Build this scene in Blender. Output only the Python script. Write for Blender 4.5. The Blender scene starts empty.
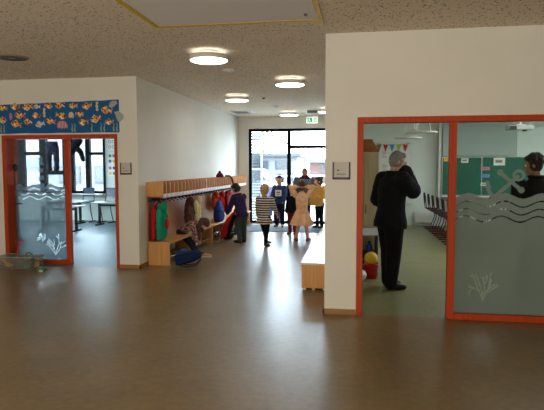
import bpy, bmesh, math, random
from mathutils import Vector, Matrix
V = Vector
PI = math.pi
random.seed(7)
sc = bpy.context.scene
COL = sc.collection
sc.view_settings.view_transform = 'Standard'
sc.view_settings.look = 'None'
sc.view_settings.exposure = 0.0
sc.cycles.use_denoising = True
sc.cycles.max_bounces = 8
sc.cycles.transparent_max_bounces = 16
sc.cycles.sample_clamp_indirect = 6.0
sc.cycles.caustics_reflective = False
sc.cycles.caustics_refractive = False

# ------------------------------------------------------------------ materials
def lin(c):
    return tuple(((v / 255) / 12.92 if v / 255 <= .04045 else ((v / 255 + .055) / 1.055) ** 2.4) for v in c) + (1.0,)

MATS = {}
def mat(name, rgb, rough=.6, var=.12, scale=6.0, metal=0.0, bump=0.0, bscale=40.0, spec=.4, emit=0.0, alpha=1.0):
    if name in MATS: return MATS[name]
    m = bpy.data.materials.new(name); m.use_nodes = True
    nt = m.node_tree; N = nt.nodes; L = nt.links
    p = N['Principled BSDF']
    p.inputs['Roughness'].default_value = rough
    p.inputs['Metallic'].default_value = metal
    p.inputs['Specular IOR Level'].default_value = spec
    p.inputs['Alpha'].default_value = alpha
    tc = N.new('ShaderNodeTexCoord')
    nz = N.new('ShaderNodeTexNoise'); nz.inputs['Scale'].default_value = scale; nz.inputs['Detail'].default_value = 4
    L.new(tc.outputs['Object'], nz.inputs['Vector'])
    rp = N.new('ShaderNodeValToRGB')
    b = lin(rgb)
    rp.color_ramp.elements[0].position = .3; rp.color_ramp.elements[1].position = .7
    rp.color_ramp.elements[0].color = tuple(max(0, v * (1 - var)) for v in b[:3]) + (1,)
    rp.color_ramp.elements[1].color = tuple(min(1, v * (1 + var)) for v in b[:3]) + (1,)
    L.new(nz.outputs['Fac'], rp.inputs['Fac']); L.new(rp.outputs['Color'], p.inputs['Base Color'])
    if emit:
        L.new(rp.outputs['Color'], p.inputs['Emission Color']); p.inputs['Emission Strength'].default_value = emit
    if bump:
        n2 = N.new('ShaderNodeTexNoise'); n2.inputs['Scale'].default_value = bscale; n2.inputs['Detail'].default_value = 3
        L.new(tc.outputs['Object'], n2.inputs['Vector'])
        bp = N.new('ShaderNodeBump'); bp.inputs['Strength'].default_value = bump; bp.inputs['Distance'].default_value = .02
        L.new(n2.outputs['Fac'], bp.inputs['Height']); L.new(bp.outputs['Normal'], p.inputs['Normal'])
    MATS[name] = m
    return m

def wood(name, rgb, rough=.4, axis='Z', spec=.4):
    if name in MATS: return MATS[name]
    m = mat(name, rgb, rough, .15, 3, spec=spec)
    N = m.node_tree.nodes; L = m.node_tree.links
    nz = [n for n in N if n.type == 'TEX_NOISE'][0]; tc = [n for n in N if n.type == 'TEX_COORD'][0]
    mp = N.new('ShaderNodeMapping')
    s = {'X': (.6, 14, 14), 'Y': (14, .6, 14), 'Z': (14, 14, .6)}[axis]
    mp.inputs['Scale'].default_value = s
    L.new(tc.outputs['Object'], mp.inputs['Vector']); L.new(mp.outputs['Vector'], nz.inputs['Vector'])
    return m

def stripes(name, a, b, freq, rough=.8, axis='Z', duty=.5):
    if name in MATS: return MATS[name]
    m = mat(name, a, rough, .1, 10)
    N = m.node_tree.nodes; L = m.node_tree.links; p = N['Principled BSDF']
    tc = [n for n in N if n.type == 'TEX_COORD'][0]
    sx = N.new('ShaderNodeSeparateXYZ'); L.new(tc.outputs['Object'], sx.inputs[0])
    mu = N.new('ShaderNodeMath'); mu.operation = 'MULTIPLY'; mu.inputs[1].default_value = freq
    L.new(sx.outputs[axis], mu.inputs[0])
    fr = N.new('ShaderNodeMath'); fr.operation = 'FRACT'; L.new(mu.outputs[0], fr.inputs[0])
    gt = N.new('ShaderNodeMath'); gt.operation = 'GREATER_THAN'; gt.inputs[1].default_value = duty
    L.new(fr.outputs[0], gt.inputs[0])
    mx = N.new('ShaderNodeMixRGB'); mx.inputs[1].default_value = lin(a); mx.inputs[2].default_value = lin(b)
    L.new(gt.outputs[0], mx.inputs[0]); L.new(mx.outputs[0], p.inputs['Base Color'])
    return m

def patches(name, cols, scale, rough=.8):
    if name in MATS: return MATS[name]
    m = mat(name, cols[0], rough)
    N = m.node_tree.nodes; L = m.node_tree.links; p = N['Principled BSDF']
    tc = [n for n in N if n.type == 'TEX_COORD'][0]
    vo = N.new('ShaderNodeTexVoronoi'); vo.inputs['Scale'].default_value = scale
    L.new(tc.outputs['Object'], vo.inputs['Vector'])
    bw = N.new('ShaderNodeSeparateColor'); L.new(vo.outputs['Color'], bw.inputs[0])
    rp = N.new('ShaderNodeValToRGB'); rp.color_ramp.interpolation = 'CONSTANT'
    e = rp.color_ramp.elements
    while len(e) < len(cols): e.new(0)
    for i, c in enumerate(cols):
        e[i].position = i / len(cols); e[i].color = lin(c)
    L.new(bw.outputs[0], rp.inputs['Fac']); L.new(rp.outputs['Color'], p.inputs['Base Color'])
    return m

def emission(name, rgb, strength):
    if name in MATS: return MATS[name]
    m = bpy.data.materials.new(name); m.use_nodes = True
    nt = m.node_tree; nt.nodes.clear()
    o = nt.nodes.new('ShaderNodeOutputMaterial'); e = nt.nodes.new('ShaderNodeEmission')
    e.inputs[0].default_value = lin(rgb); e.inputs[1].default_value = strength
    nt.links.new(e.outputs[0], o.inputs[0]); MATS[name] = m
    return m

def glass_mat(name, tint=(1, 1, 1), refl=.06):
    m = bpy.data.materials.new(name); m.use_nodes = True
    nt = m.node_tree; nt.nodes.clear()
    o = nt.nodes.new('ShaderNodeOutputMaterial'); t = nt.nodes.new('ShaderNodeBsdfTransparent')
    g = nt.nodes.new('ShaderNodeBsdfGlossy'); g.inputs['Roughness'].default_value = .02
    x = nt.nodes.new('ShaderNodeMixShader')
    t.inputs[0].default_value = tint + (1,)
    fr = nt.nodes.new('ShaderNodeFresnel'); fr.inputs[0].default_value = 1.25
    nt.links.new(fr.outputs[0], x.inputs[0]); nt.links.new(t.outputs[0], x.inputs[1]); nt.links.new(g.outputs[0], x.inputs[2])
    nt.links.new(x.outputs[0], o.inputs[0]); MATS[name] = m
    return m

def film_mat(name, rgb, transp=.12, diff=.45):
    m = bpy.data.materials.new(name); m.use_nodes = True
    nt = m.node_tree; nt.nodes.clear(); n = nt.nodes.new; l = nt.links.new
    o = n('ShaderNodeOutputMaterial'); t = n('ShaderNodeBsdfTransparent'); d = n('ShaderNodeBsdfDiffuse'); tr = n('ShaderNodeBsdfTranslucent')
    tc = n('ShaderNodeTexCoord'); nz = n('ShaderNodeTexNoise'); nz.inputs['Scale'].default_value = 3
    l(tc.outputs['Object'], nz.inputs['Vector'])
    rp = n('ShaderNodeValToRGB'); c = lin(rgb)
    rp.color_ramp.elements[0].color = tuple(v * .9 for v in c[:3]) + (1,); rp.color_ramp.elements[1].color = c
    l(nz.outputs['Fac'], rp.inputs[0]); l(rp.outputs[0], d.inputs[0]); l(rp.outputs[0], tr.inputs[0])
    a = n('ShaderNodeMixShader'); a.inputs[0].default_value = diff; l(tr.outputs[0], a.inputs[1]); l(d.outputs[0], a.inputs[2])
    b = n('ShaderNodeMixShader'); b.inputs[0].default_value = transp; l(a.outputs[0], b.inputs[1]); l(t.outputs[0], b.inputs[2])
    l(b.outputs[0], o.inputs[0]); MATS[name] = m
    return m

# ------------------------------------------------------------------ mesh builder
class MB:
    def __init__(s): s.v = []; s.f = []
    def add(s, vs, fs):
        o = len(s.v); s.v += [V(p) for p in vs]; s.f += [tuple(i + o for i in f) for f in fs]; return s
    def box(s, lo, hi, M=None):
        x0, y0, z0 = lo; x1, y1, z1 = hi
        vs = [V(p) for p in ((x0, y0, z0), (x1, y0, z0), (x1, y1, z0), (x0, y1, z0), (x0, y0, z1), (x1, y0, z1), (x1, y1, z1), (x0, y1, z1))]
        if M: vs = [M @ p for p in vs]
        return s.add(vs, [(0, 3, 2, 1), (4, 5, 6, 7), (0, 1, 5, 4), (1, 2, 6, 5), (2, 3, 7, 6), (3, 0, 4, 7)])
    def rings(s, rs, cap=True):
        n = len(rs[0]); vs = [p for r in rs for p in r]; fs = []
        for k in range(len(rs) - 1):
            for i in range(n):
                j = (i + 1) % n
                fs.append((k * n + i, k * n + j, (k + 1) * n + j, (k + 1) * n + i))
        if cap:
            fs.append(tuple(reversed(range(n)))); fs.append(tuple((len(rs) - 1) * n + i for i in range(n)))
        return s.add(vs, fs)
    def tube(s, pts, rad, n=10, cap=True):
        pts = [V(p) for p in pts]
        if not isinstance(rad, (list, tuple)): rad = [rad] * len(pts)
        rs = []; prev = None
        for i, p in enumerate(pts):
            d = (pts[min(i + 1, len(pts) - 1)] - pts[max(i - 1, 0)])
            d = d.normalized() if d.length > 1e-9 else V((0, 0, 1))
            if prev is None:
                a = d.orthogonal().normalized()
            else:
                a = prev - d * prev.dot(d)
                a = a.normalized() if a.length > 1e-6 else d.orthogonal().normalized()
            prev = a; b = d.cross(a)
            rs.append([p + (a * math.cos(2 * PI * k / n) + b * math.sin(2 * PI * k / n)) * rad[i] for k in range(n)])
        return s.rings(rs, cap)
    def ell(s, c, r, R=None, nu=14, nv=9):
        c = V(c); r = r if isinstance(r, (tuple, list)) else (r, r, r); rs = []
        vs = []; fs = []
        for j in range(1, nv):
            t = PI * j / nv
            for i in range(nu):
                a = 2 * PI * i / nu
                vs.append(V((r[0] * math.sin(t) * math.cos(a), r[1] * math.sin(t) * math.sin(a), r[2] * math.cos(t))))
        vs.append(V((0, 0, r[2]))); vs.append(V((0, 0, -r[2])))
        T = len(vs) - 2; B = T + 1
        for j in range(nv - 2):
            for i in range(nu):
                k = (i + 1) % nu
                fs.append((j * nu + i, (j + 1) * nu + i, (j + 1) * nu + k, j * nu + k))
        for i in range(nu):
            k = (i + 1) % nu
            fs.append((T, i, k)); fs.append((B, (nv - 2) * nu + k, (nv - 2) * nu + i))
        if R: vs = [R @ p for p in vs]
        return s.add([p + c for p in vs], fs)
    def cone(s, a, ra, b, rb, n=12):
        a = V(a); b = V(b)
        s.tube([a, b], [ra, rb], n); s.ell(a, ra, None, n, 7); s.ell(b, rb, None, n, 7)
        return s
    def chain(s, pts, rad, n=12):
        for i in range(len(pts) - 1): s.cone(pts[i], rad[i], pts[i + 1], rad[i + 1], n)
        return s
    def lathe(s, prof, c=(0, 0, 0), n=28, cap=True):
        c = V(c)
        return s.rings([[c + V((r * math.cos(2 * PI * i / n), r * math.sin(2 * PI * i / n), z)) for i in range(n)] for r, z in prof], cap)
    def prism(s, poly, a, b, f):
        n = len(poly)
        vs = [f(x, z, a) for x, z in poly] + [f(x, z, b) for x, z in poly]
        fs = [tuple(range(n)), tuple(reversed(range(n, 2 * n)))] + [(i, n + i, n + (i + 1) % n, (i + 1) % n) for i in range(n)]
        return s.add(vs, fs)
    def build(s, name, m, parent=None, smooth=False, bevel=0, voxel=0, wrinkle=0, wscale=.08, relax=2):
        me = bpy.data.meshes.new(name)
        me.from_pydata([tuple(p) for p in s.v], [], s.f)
        bm = bmesh.new(); bm.from_mesh(me); bmesh.ops.recalc_face_normals(bm, faces=bm.faces); bm.to_mesh(me); bm.free()
        if not isinstance(m, (list, tuple)): m = [m]
        for q in m: me.materials.append(q)
        o = bpy.data.objects.new(name, me); COL.objects.link(o)
        if voxel:
            r = o.modifiers.new('r', 'REMESH'); r.mode = 'VOXEL'; r.voxel_size = voxel; r.use_smooth_shade = True
            if relax:
                q = o.modifiers.new('s', 'SMOOTH'); q.factor = .5; q.iterations = relax
            if wrinkle:
                t = bpy.data.textures.new('w', 'CLOUDS'); t.noise_scale = wscale; t.noise_depth = 2
                d = o.modifiers.new('d', 'DISPLACE'); d.texture = t; d.strength = wrinkle; d.mid_level = .5; d.texture_coords = 'LOCAL'
            bpy.context.view_layer.update()
            dg = bpy.context.evaluated_depsgraph_get()
            nm = bpy.data.meshes.new_from_object(o.evaluated_get(dg))
            o.modifiers.clear(); o.data = nm; nm.name = name
            bpy.data.meshes.remove(me); me = nm
            for p in me.polygons: p.use_smooth = True
        if smooth:
            for p in me.polygons: p.use_smooth = True
        if bevel:
            b = o.modifiers.new('bevel', 'BEVEL'); b.width = bevel; b.segments = 2; b.limit_method = 'ANGLE'
        if parent: o.parent = parent
        return o

def empty(name, loc=(0, 0, 0), rz=0.0):
    o = bpy.data.objects.new(name, None); o.empty_display_size = .1
    o.location = loc; o.rotation_euler = (0, 0, rz); COL.objects.link(o); return o
def tag(o, label=None, cat=None, group=None, kind=None):
    if label: o['label'] = label
    if cat: o['category'] = cat
    if group: o['group'] = group
    if kind: o['kind'] = kind
    return o
def thing(name, label, cat, loc=(0, 0, 0), rz=0.0, group=None):
    return tag(empty(name, loc, rz), label, cat, group)
def structure(o): o['kind'] = 'structure'; return o
def copy_tree(o, parent=None):
    c = o.copy(); COL.objects.link(c)
    if parent: c.parent = parent
    for ch in list(o.children): copy_tree(ch, c)
    return c

# ------------------------------------------------------------------ palette
M_wall = mat('wall_paint', (226, 223, 214), .85, .03, 1.5, bump=.03, bscale=120)
M_classwall = mat('class_wall_paint', (212, 222, 214), .85, .03, 1.5)
M_oak = wood('oak', (205, 148, 84), .42, 'Y')
M_oakz = wood('oak_upright', (202, 145, 80), .42, 'Z')
M_oakdark = wood('oak_trim', (150, 108, 56), .5, 'X')
M_red = wood('red_frame', (176, 62, 16), .5, 'Z', .25)
M_black = mat('black_metal', (22, 23, 26), .4, .1)
M_frame = mat('black_frame', (20, 21, 24), .75, .1, spec=.08)
M_chrome = mat('steel', (190, 192, 195), .25, .05, metal=1)
M_white = mat('white_plastic', (225, 225, 222), .5, .03)
M_paper = mat('paper', (228, 226, 218), .8, .04)
M_dark = mat('dark_plastic', (35, 36, 40), .5, .1)
M_glass = glass_mat('clear_glass', (.96, .98, .97))
M_glassdark = glass_mat('classroom_glass', (.9, .93, .91))

def floor_mat(name, rgb, rough, dots=True):
    m = mat(name, rgb, rough, .1, 2.2, spec=.36)
    N = m.node_tree.nodes; L = m.node_tree.links; p = N['Principled BSDF']
    tc = [n for n in N if n.type == 'TEX_COORD'][0]
    rp = [n for n in N if n.type == 'VALTORGB'][0]
    n2 = N.new('ShaderNodeTexNoise'); n2.inputs['Scale'].default_value = 16; n2.inputs['Detail'].default_value = 6
    L.new(tc.outputs['Object'], n2.inputs['Vector'])
    mx = N.new('ShaderNodeMixRGB'); mx.blend_type = 'OVERLAY'; mx.inputs[0].default_value = .35
    L.new(rp.outputs['Color'], mx.inputs[1]); L.new(n2.outputs['Fac'], mx.inputs[2]); L.new(mx.outputs[0], p.inputs['Base Color'])
    mr = N.new('ShaderNodeMapRange'); mr.inputs['To Min'].default_value = rough - .012; mr.inputs['To Max'].default_value = rough + .03
    n3 = N.new('ShaderNodeTexNoise'); n3.inputs['Scale'].default_value = 1.3; n3.inputs['Detail'].default_value = 2
    L.new(tc.outputs['Object'], n3.inputs['Vector']); L.new(n3.outputs['Fac'], mr.inputs['Value']); L.new(mr.outputs[0], p.inputs['Roughness'])
    return m
M_floor = floor_mat('brown_linoleum', (127, 106, 72), .30)
M_floorL = floor_mat('blue_grey_linoleum', (98, 126, 138), .35)
M_floorR = floor_mat('green_grey_linoleum', (124, 122, 84), .35)

def ceiling_mat():
    m = mat('perforated_ceiling', (226, 214, 194), .9, .03, 1.0)
    N = m.node_tree.nodes; L = m.node_tree.links; p = N['Principled BSDF']
    tc = [n for n in N if n.type == 'TEX_COORD'][0]; rp = [n for n in N if n.type == 'VALTORGB'][0]
    src = rp.outputs['Color']
    for s, t in ((21, .2), (36, .19)):
        vo = N.new('ShaderNodeTexVoronoi'); vo.inputs['Scale'].default_value = s
        L.new(tc.outputs['Object'], vo.inputs['Vector'])
        lt = N.new('ShaderNodeMath'); lt.operation = 'LESS_THAN'; lt.inputs[1].default_value = t
        L.new(vo.outputs['Distance'], lt.inputs[0])
        mx = N.new('ShaderNodeMixRGB'); mx.inputs[2].default_value = lin((92, 82, 66))
        L.new(lt.outputs[0], mx.inputs[0]); L.new(src, mx.inputs[1]); src = mx.outputs[0]
    L.new(src, p.inputs['Base Color'])
    return m
M_ceil = ceiling_mat()

# ------------------------------------------------------------------ shell
YR, YL, YE, ZC, ZT = 5.82, 8.0, 15.15, 3.0, 2.12
XL, XR = -3.42, -0.37
def S(name, boxes, m):
    b = MB()
    for lo, hi in boxes: b.box(lo, hi)
    return structure(b.build(name, m))
S('floor', [((-8, -7, -.1), (6, YR, 0)), ((-8, YR, -.1), (XR, YL, 0)), ((XL, YL, -.1), (XR, YE + .25, 0)), ((XR, YR, -.1), (6, YR + .02, 0)), ((-8, YL, -.1), (XL, YL + .02, 0))], M_floor)
S('floor', [((-13, YL + .02, -.1), (XL, YE + .25, 0))], M_floorL)
S('floor', [((XR, YR + .02, -.1), (7.2, YE + .25, 0))], M_floorR)
S('ceiling', [((-13, -7, ZC), (7.2, YE + .25, ZC + .2))], M_ceil)
# left classroom front wall with its door opening
S('wall_left', [((-8, YL, 0), (-5.74, YL + .3, ZC)), ((-5.74, YL, ZT), (-3.75, YL + .3, ZC)), ((-3.75, YL, 0), (XL, YL + .3, ZC))], M_wall)
S('wall_corridor_left', [((XL - .2, YL + .3, 0), (XL, YE, ZC))], M_wall)
S('wall_right', [((XR, YR, 0), (-.03, YR + .22, ZC)), ((-.03, YR, ZT), (3.2, YR + .22, ZC)), ((3.2, YR, 0), (6, YR + .22, ZC))], M_wall)
S('wall_corridor_right', [((XR, YR + .22, 0), (XR + .2, YE, ZC))], M_wall)
WX0, WX1, WZ1 = -3.14, -.55, 2.68
S('wall_end', [((XL, YE, 0), (WX0, YE + .25, ZC)), ((WX1, YE, 0), (XR + .2, YE + .25, ZC)), ((WX0, YE, WZ1), (WX1, YE + .25, ZC))], M_wall)
# left classroom back wall, with window opening
LX0, LX1, LZ0, LZ1 = -10.5, -7.5, .82, 2.72
S('wall_left_class_back', [((-13, YE, 0), (LX0, YE + .25, ZC)), ((LX1, YE, 0), (XL, YE + .25, ZC)), ((LX0, YE, 0), (LX1, YE + .25, LZ0)), ((LX0, YE, LZ1), (LX1, YE + .25, ZC))], M_classwall)
S('wall_left_class_side', [((-13.2, YL, 0), (-13, 9.2, ZC)), ((-13.2, 14.2, 0), (-13, YE + .25, ZC)), ((-13.2, 9.2, 0), (-13, 14.2, .85)), ((-13.2, 9.2, 2.7), (-13, 14.2, ZC))], M_classwall)
S('wall_left_class_front', [((-13, YL + .02, 0), (-8, YL + .3, ZC))], M_classwall)
S('wall_right_class_back', [((XR + .2, YE, 0), (7, YE + .25, ZC))], M_classwall)
S('wall_right_class_side', [((7, YR, 0), (7.2, YE + .25, ZC))], M_classwall)
S('wall_right_class_front', [((6, YR, 0), (7, YR + .22, ZC))], M_classwall)
S('wall_hall_left', [((-8.2, -7, 0), (-8, YL + .3, ZC))], M_wall)
S('wall_hall_right', [((6, -7, 0), (6.2, YR, ZC))], M_wall)
S('wall_hall_back', [((-8.2, -7.2, 0), (6.2, -7, ZC))], M_wall)
# skirting boards in oak
S('baseboard_left', [((-8, YL - .016, 0), (-5.75, YL, .06)), ((-3.75, YL - .016, 0), (XL + .016, YL, .06)), ((XL, YL - .016, 0), (XL + .016, YE, .06))], M_oakdark)
S('baseboard_right', [((XR - .016, YR - .016, 0), (-.035, YR, .06)), ((3.21, YR - .016, 0), (6, YR, .06)), ((XR - .016, YR - .016, 0), (XR, YE, .06))], M_oakdark)

# ------------------------------------------------------------------ glazed classroom doors
def film(name, x0, x1, z0, z1, y, step, inside, m, parent):
    nx = int((x1 - x0) / step); nz = int((z1 - z0) / step); b = MB(); idx = {}
    def vid(i, j):
        if (i, j) not in idx:
            idx[(i, j)] = len(b.v); b.v.append(V((x0 + i * step, y, z0 + j * step)))
        return idx[(i, j)]
    for i in range(nx):
        for j in range(nz):
            if inside(x0 + (i + .5) * step, z0 + (j + .5) * step):
                b.f.append((vid(i, j), vid(i + 1, j), vid(i + 1, j + 1), vid(i, j + 1)))
    return b.build(name, m, parent)
def seg_d(x, z, a, b):
    ax, az = a; bx, bz = b; dx, dz = bx - ax, bz - az
    t = max(0, min(1, ((x - ax) * dx + (z - az) * dz) / (dx * dx + dz * dz + 1e-9)))
    return math.hypot(x - ax - t * dx, z - az - t * dz)
def coral_segments(cx, z0, s, seed):
    r = random.Random(seed); out = []
    def grow(x, z, a, l, d):
        x1 = x + math.sin(a) * l; z1 = z + math.cos(a) * l
        out.append(((x, z), (x1, z1)))
        if d:
            grow(x1, z1, a + r.uniform(-.5, .1), l * r.uniform(.7, .95), d - 1)
            if r.random() < .75: grow(x1, z1, a + r.uniform(.3, .9) * r.choice((-1, 1)), l * .8, d - 1)
    for a in (-.55, -.15, .3, .65): grow(cx, z0, a, s * r.uniform(.25, .34), 3)
    return out

# left door: frame set deep in the wall
d1 = structure(empty('door_1', (-4.75, YL, 0)))
def D1(b, name, m, parent=d1, **k):
    for i in range(len(b.v)): b.v[i] = b.v[i] - d1.location
    return b.build(name, m, parent, **k)
D1(MB().box((-5.74, YL - .012, 0), (-5.67, YL + .28, 2.0599)).box((-3.80, YL - .012, 0), (-3.75, YL + .28, 2.0599)).box((-5.74, YL - .012, 2.06), (-3.75, YL + .28, ZT)), 'door_frame', M_red, bevel=.004)
D1(MB().box((-4.755, YL + .16, 0), (-4.675, YL + .24, 2.06)), 'center_post', M_red, bevel=.004)
D1(MB().box((-5.67, YL + .17, 0), (-4.755, YL + .23, .07)), 'bottom_rail', M_red, bevel=.004)
D1(MB().box((-5.67, YL + .195, .07), (-4.755, YL + .203, 2.06)), 'glass_pane', M_glass)
M_filmL = film_mat('frosted_film_left', (112, 130, 142), .12, .3)
M_filmR = film_mat('frosted_film_right', (158, 161, 152), .08, .25)
cs = coral_segments(-4.98, .15, .32, 3) + coral_segments(-5.2, .36, .14, 12)[::2]
def insL(x, z):
    w = .028 * math.sin(2 * PI * x / .30) + .008 * math.sin(2 * PI * x / .17)
    if z > 1.30 + w:      # the lighthouse stands on the sea
        if abs(x + 5.2) < .055 - (z - 1.3) * .05 and z < 1.64: return (int((z - 1.28) / .06) % 2 == 0)
        if abs(x + 5.2) < .06 and 1.64 <= z < 1.665: return True
        if abs(x + 5.2) < .032 and 1.665 <= z < 1.73: return True
        return 1.73 <= z < 1.8 and abs(x + 5.2) < .05 * (1.8 - z) / .07
    for k, zz in enumerate((1.235, 1.165, 1.095)):
        q = zz + .026 * math.sin(2 * PI * x / .30 + k * .9)
        if abs(z - q) < .008 and x > -5.6 + .03 * k: return False
    for a, b in cs:
        if abs(x - a[0]) < .15 and abs(z - a[1]) < .15 and seg_d(x, z, a, b) < .0085: return False
    return True
f = film('frosted_film', -.92, -.005, .07, 1.82, .206, .0085, lambda x, z: insL(x - 4.75, z), M_filmL, d1)
hd = D1(MB().tube([(-5.63, YL + .185, 1.0), (-5.63, YL + .13, 1.0)], .012).tube([(-5.63, YL + .13, 1.0), (-5.5, YL + .13, 1.0)], .011).ell((-5.635, YL + .17, 1.6), (.045, .03, .06)), 'door_closer', M_black, smooth=True)

# right door: frame flush with the hall
d2 = structure(empty('door_2', (.9, YR, 0)))
def D2(b, name, m, parent=d2, **k):
    for i in range(len(b.v)): b.v[i] = b.v[i] - d2.location
    return b.build(name, m, parent, **k)
D2(MB().box((-.03, YR - .02, 0), (.035, YR + .12, 2.0599)).box((3.14, YR - .02, 0), (3.2, YR + .12, 2.0599)).box((-.03, YR - .02, 2.06), (3.2, YR + .12, ZT)), 'door_frame', M_red, bevel=.004)
D2(MB().box((.912, YR - .019, 0), (.982, YR + .08, 2.0598)), 'center_post', M_red, bevel=.004)
D2(MB().box((.982, YR - .02, 0), (3.14, YR + .08, .065)), 'bottom_rail', M_red, bevel=.004)
D2(MB().box((.982, YR + .02, .065), (3.14, YR + .03, 2.06)), 'glass_pane', M_glassdark)
cr = [((1.28 + (a[0] - 1.28) * .6, a[1]), (1.28 + (b[0] - 1.28) * .6, b[1])) for a, b in coral_segments(1.28, .2, .36, 5)]
ANC = [((1.59, 1.495), (1.36, 1.28)), ((1.425, 1.535), (1.625, 1.365)), ((1.36, 1.28), (1.315, 1.35)), ((1.315, 1.35), (1.30, 1.44)), ((1.36, 1.28), (1.46, 1.27))]
def insR(x, z):
    top = 1.30 + .028 * math.sin(2 * PI * (x - 1.03) / .355)
    if z > top:
        rr = math.hypot(x - 1.602, z - 1.51)
        if .032 < rr < .062: return True
        if math.hypot(x - 1.42, z - 1.54) < .032 or math.hypot(x - 1.63, z - 1.36) < .032: return True
        if 1.38 < z < 1.46 and abs(x - 1.305) < (1.46 - z) * .45: return True
        return any(seg_d(x, z, a, b) < .02 for a, b in ANC)
    for k, zz in enumerate((1.215, 1.135, 1.06)):
        q = zz + .03 * math.sin(2 * PI * (x - 1.03) / .355 + .25 * k)
        th = .0065 if x > 1.1 + .06 * k else .004
        if abs(z - q) < th: return False
    for a, b in cr:
        if abs(x - a[0]) < .15 and abs(z - a[1]) < .15 and seg_d(x, z, a, b) < .0042: return False
    return True
film('frosted_film', .082, 1.5, .065, 1.6, .034, .0055, lambda x, z: insR(x + .9, z), M_filmR, d2)
D2(MB().box((1.5 + .9, YR + .033, .065), (3.14, YR + .034, 1.29)), 'frosted_film', M_filmR)

# ------------------------------------------------------------------ corridor entrance glazing
w1 = structure(empty('window_1', (-1.85, YE, 0)))
def W1(b, name, m, parent=w1, **k):
    for i in range(len(b.v)): b.v[i] = b.v[i] - w1.location
    return b.build(name, m, parent, **k)
y0, y1 = YE + .05, YE + .13
W1(MB().box((WX0, y0, 0), (WX0 + .08, y1, WZ1)).box((WX1 - .08, y0, 0), (WX1, y1, WZ1)).box((WX0 + .002, y0 - .006, WZ1 - .08), (WX1 - .002, y1 - .004, WZ1 - .001)).box((WX0 + .002, y0 - .006, 0.001), (WX1 - .002, y1 - .004, .07))
   .box((-2.035, y0 - .01, 0.002), (-1.93, y1 - .002, WZ1 - .002)).box((-1.94, y0 - .004, 2.12), (WX1 - .004, y1 - .006, 2.21)), 'window_frame', M_frame)
W1(MB().box((WX0 + .08, YE + .085, .07), (-2.035, YE + .092, WZ1 - .08)), 'pane', M_glass)
W1(MB().box((-1.93, YE + .085, .07), (WX1 - .08, YE + .092, 2.12)), 'pane', M_glass)
W1(MB().box((-1.93, YE + .085, 2.21), (WX1 - .08, YE + .092, WZ1 - .08)), 'pane', M_glass)
W1(MB().tube([(-1.86, YE - .02, .8), (-1.86, YE - .02, 1.4)], .015).tube([(-1.86, YE - .02, .85), (-1.86, YE + .06, .85)], .01).tube([(-1.86, YE - .02, 1.35), (-1.86, YE + .06, 1.35)], .01), 'door_handle', M_chrome, smooth=True)
W1(MB().box((WX0 - .03, YE - .006, 0), (WX0 - .002, YE + .05, WZ1 + .03)).box((WX0 - .03, YE - .006, WZ1 + .002), (WX1, YE + .05, WZ1 + .03)), 'window_reveal', M_white)

# left classroom windows: black frames
w2 = structure(empty('window_2', (-9, YE, 0)))
def W2(b, name, m, parent=w2, **k):
    for i in range(len(b.v)): b.v[i] = b.v[i] - w2.location
    return b.build(name, m, parent, **k)
b = MB()
for x0, x1 in ((-10.5, -10.12), (-9.62, -9.4), (-8.86, -8.5), (-8.12, -7.98), (-7.56, -7.5)): b.box((x0, YE - .03, LZ0), (x1, YE + .08, LZ1))
b.box((LX0 + .002, YE - .036, LZ1 - .08), (LX1 - .002, YE + .076, LZ1 - .002)).box((LX0 + .002, YE - .036, LZ0 + .002), (LX1 - .002, YE + .076, LZ0 + .07))
b.box((-10.2, YE - .034, 1.97), (-9.5, YE + .074, 2.08)).box((-9.49, YE - .034, 1.38), (-8.5, YE + .074, 1.5)).box((-8.1, YE - .034, 1.97), (LX1 - .002, YE + .074, 2.05))
W2(b, 'window_frame', M_frame)
for x0, x1, z0, z1 in ((-10.12, -9.62, .89, 1.97), (-10.12, -9.62, 2.08, 2.64), (-9.4, -8.86, .89, 1.38), (-9.4, -8.86, 1.5, 2.64), (-8.5, -8.12, .89, 2.64), (-7.98, -7.56, .89, 1.97), (-7.98, -7.56, 2.05, 2.64)):
    W2(MB().box((x0, YE + .02, z0), (x1, YE + .027, z1)), 'pane', M_glass)
W2(MB().box((LX0, YE - .22, LZ0 - .04), (LX1, YE - .03, LZ0 - .002)), 'window_sill', M_white, bevel=.005)

# ------------------------------------------------------------------ ceiling fittings
M_lampw = emission('lamp_diffuser', (255, 250, 240), 15.0)
M_lampt = emission('lamp_uplight', (255, 248, 235), 2.6)
M_rim = mat('lamp_rim', (215, 213, 208), .5, .02)
def ceiling_lamp(x, y, label, s=1.0):
    t = thing('ceiling_lamp', label, 'ceiling light', (x, y, ZC), 0, 'round ceiling lamps of the corridor')
    r = .235 * s
    MB().lathe([(r * .5, -.005), (r * .5, -.05)]).build('ceiling_mount', M_white, t, smooth=True)
    MB().lathe([(r * .86, -.05), (r * .86, -.044)], cap=True).build('light_ring', M_lampt, t)
    MB().lathe([(r * .98, -.052), (r, -.056), (r, -.105), (r * .985, -.112), (r * .955, -.112), (r * .955, -.056)]).build('housing', M_rim, t, smooth=True)
    MB().lathe([(r * .95, -.1), (r * .95, -.113), (r * .9, -.118), (.01, -.119)]).build('diffuser', M_lampw, t, smooth=True)
ceiling_lamp(-1.82, 6.45, 'largest round lit ceiling lamp, nearest, beside the yellow-taped panel')
ceiling_lamp(-2.37, 10.37, 'round lit ceiling lamp nearest the long coat rack wall')
ceiling_lamp(-1.10, 8.56, 'round lit ceiling lamp second in size, right of the corridor middle')
ceiling_lamp(-1.76, 13.5, 'small far round lit ceiling lamp above the glazed entrance')
ceiling_lamp(-.75, 12.9, 'round ceiling lamp half hidden by the wall edge beside the exit sign')

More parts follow.
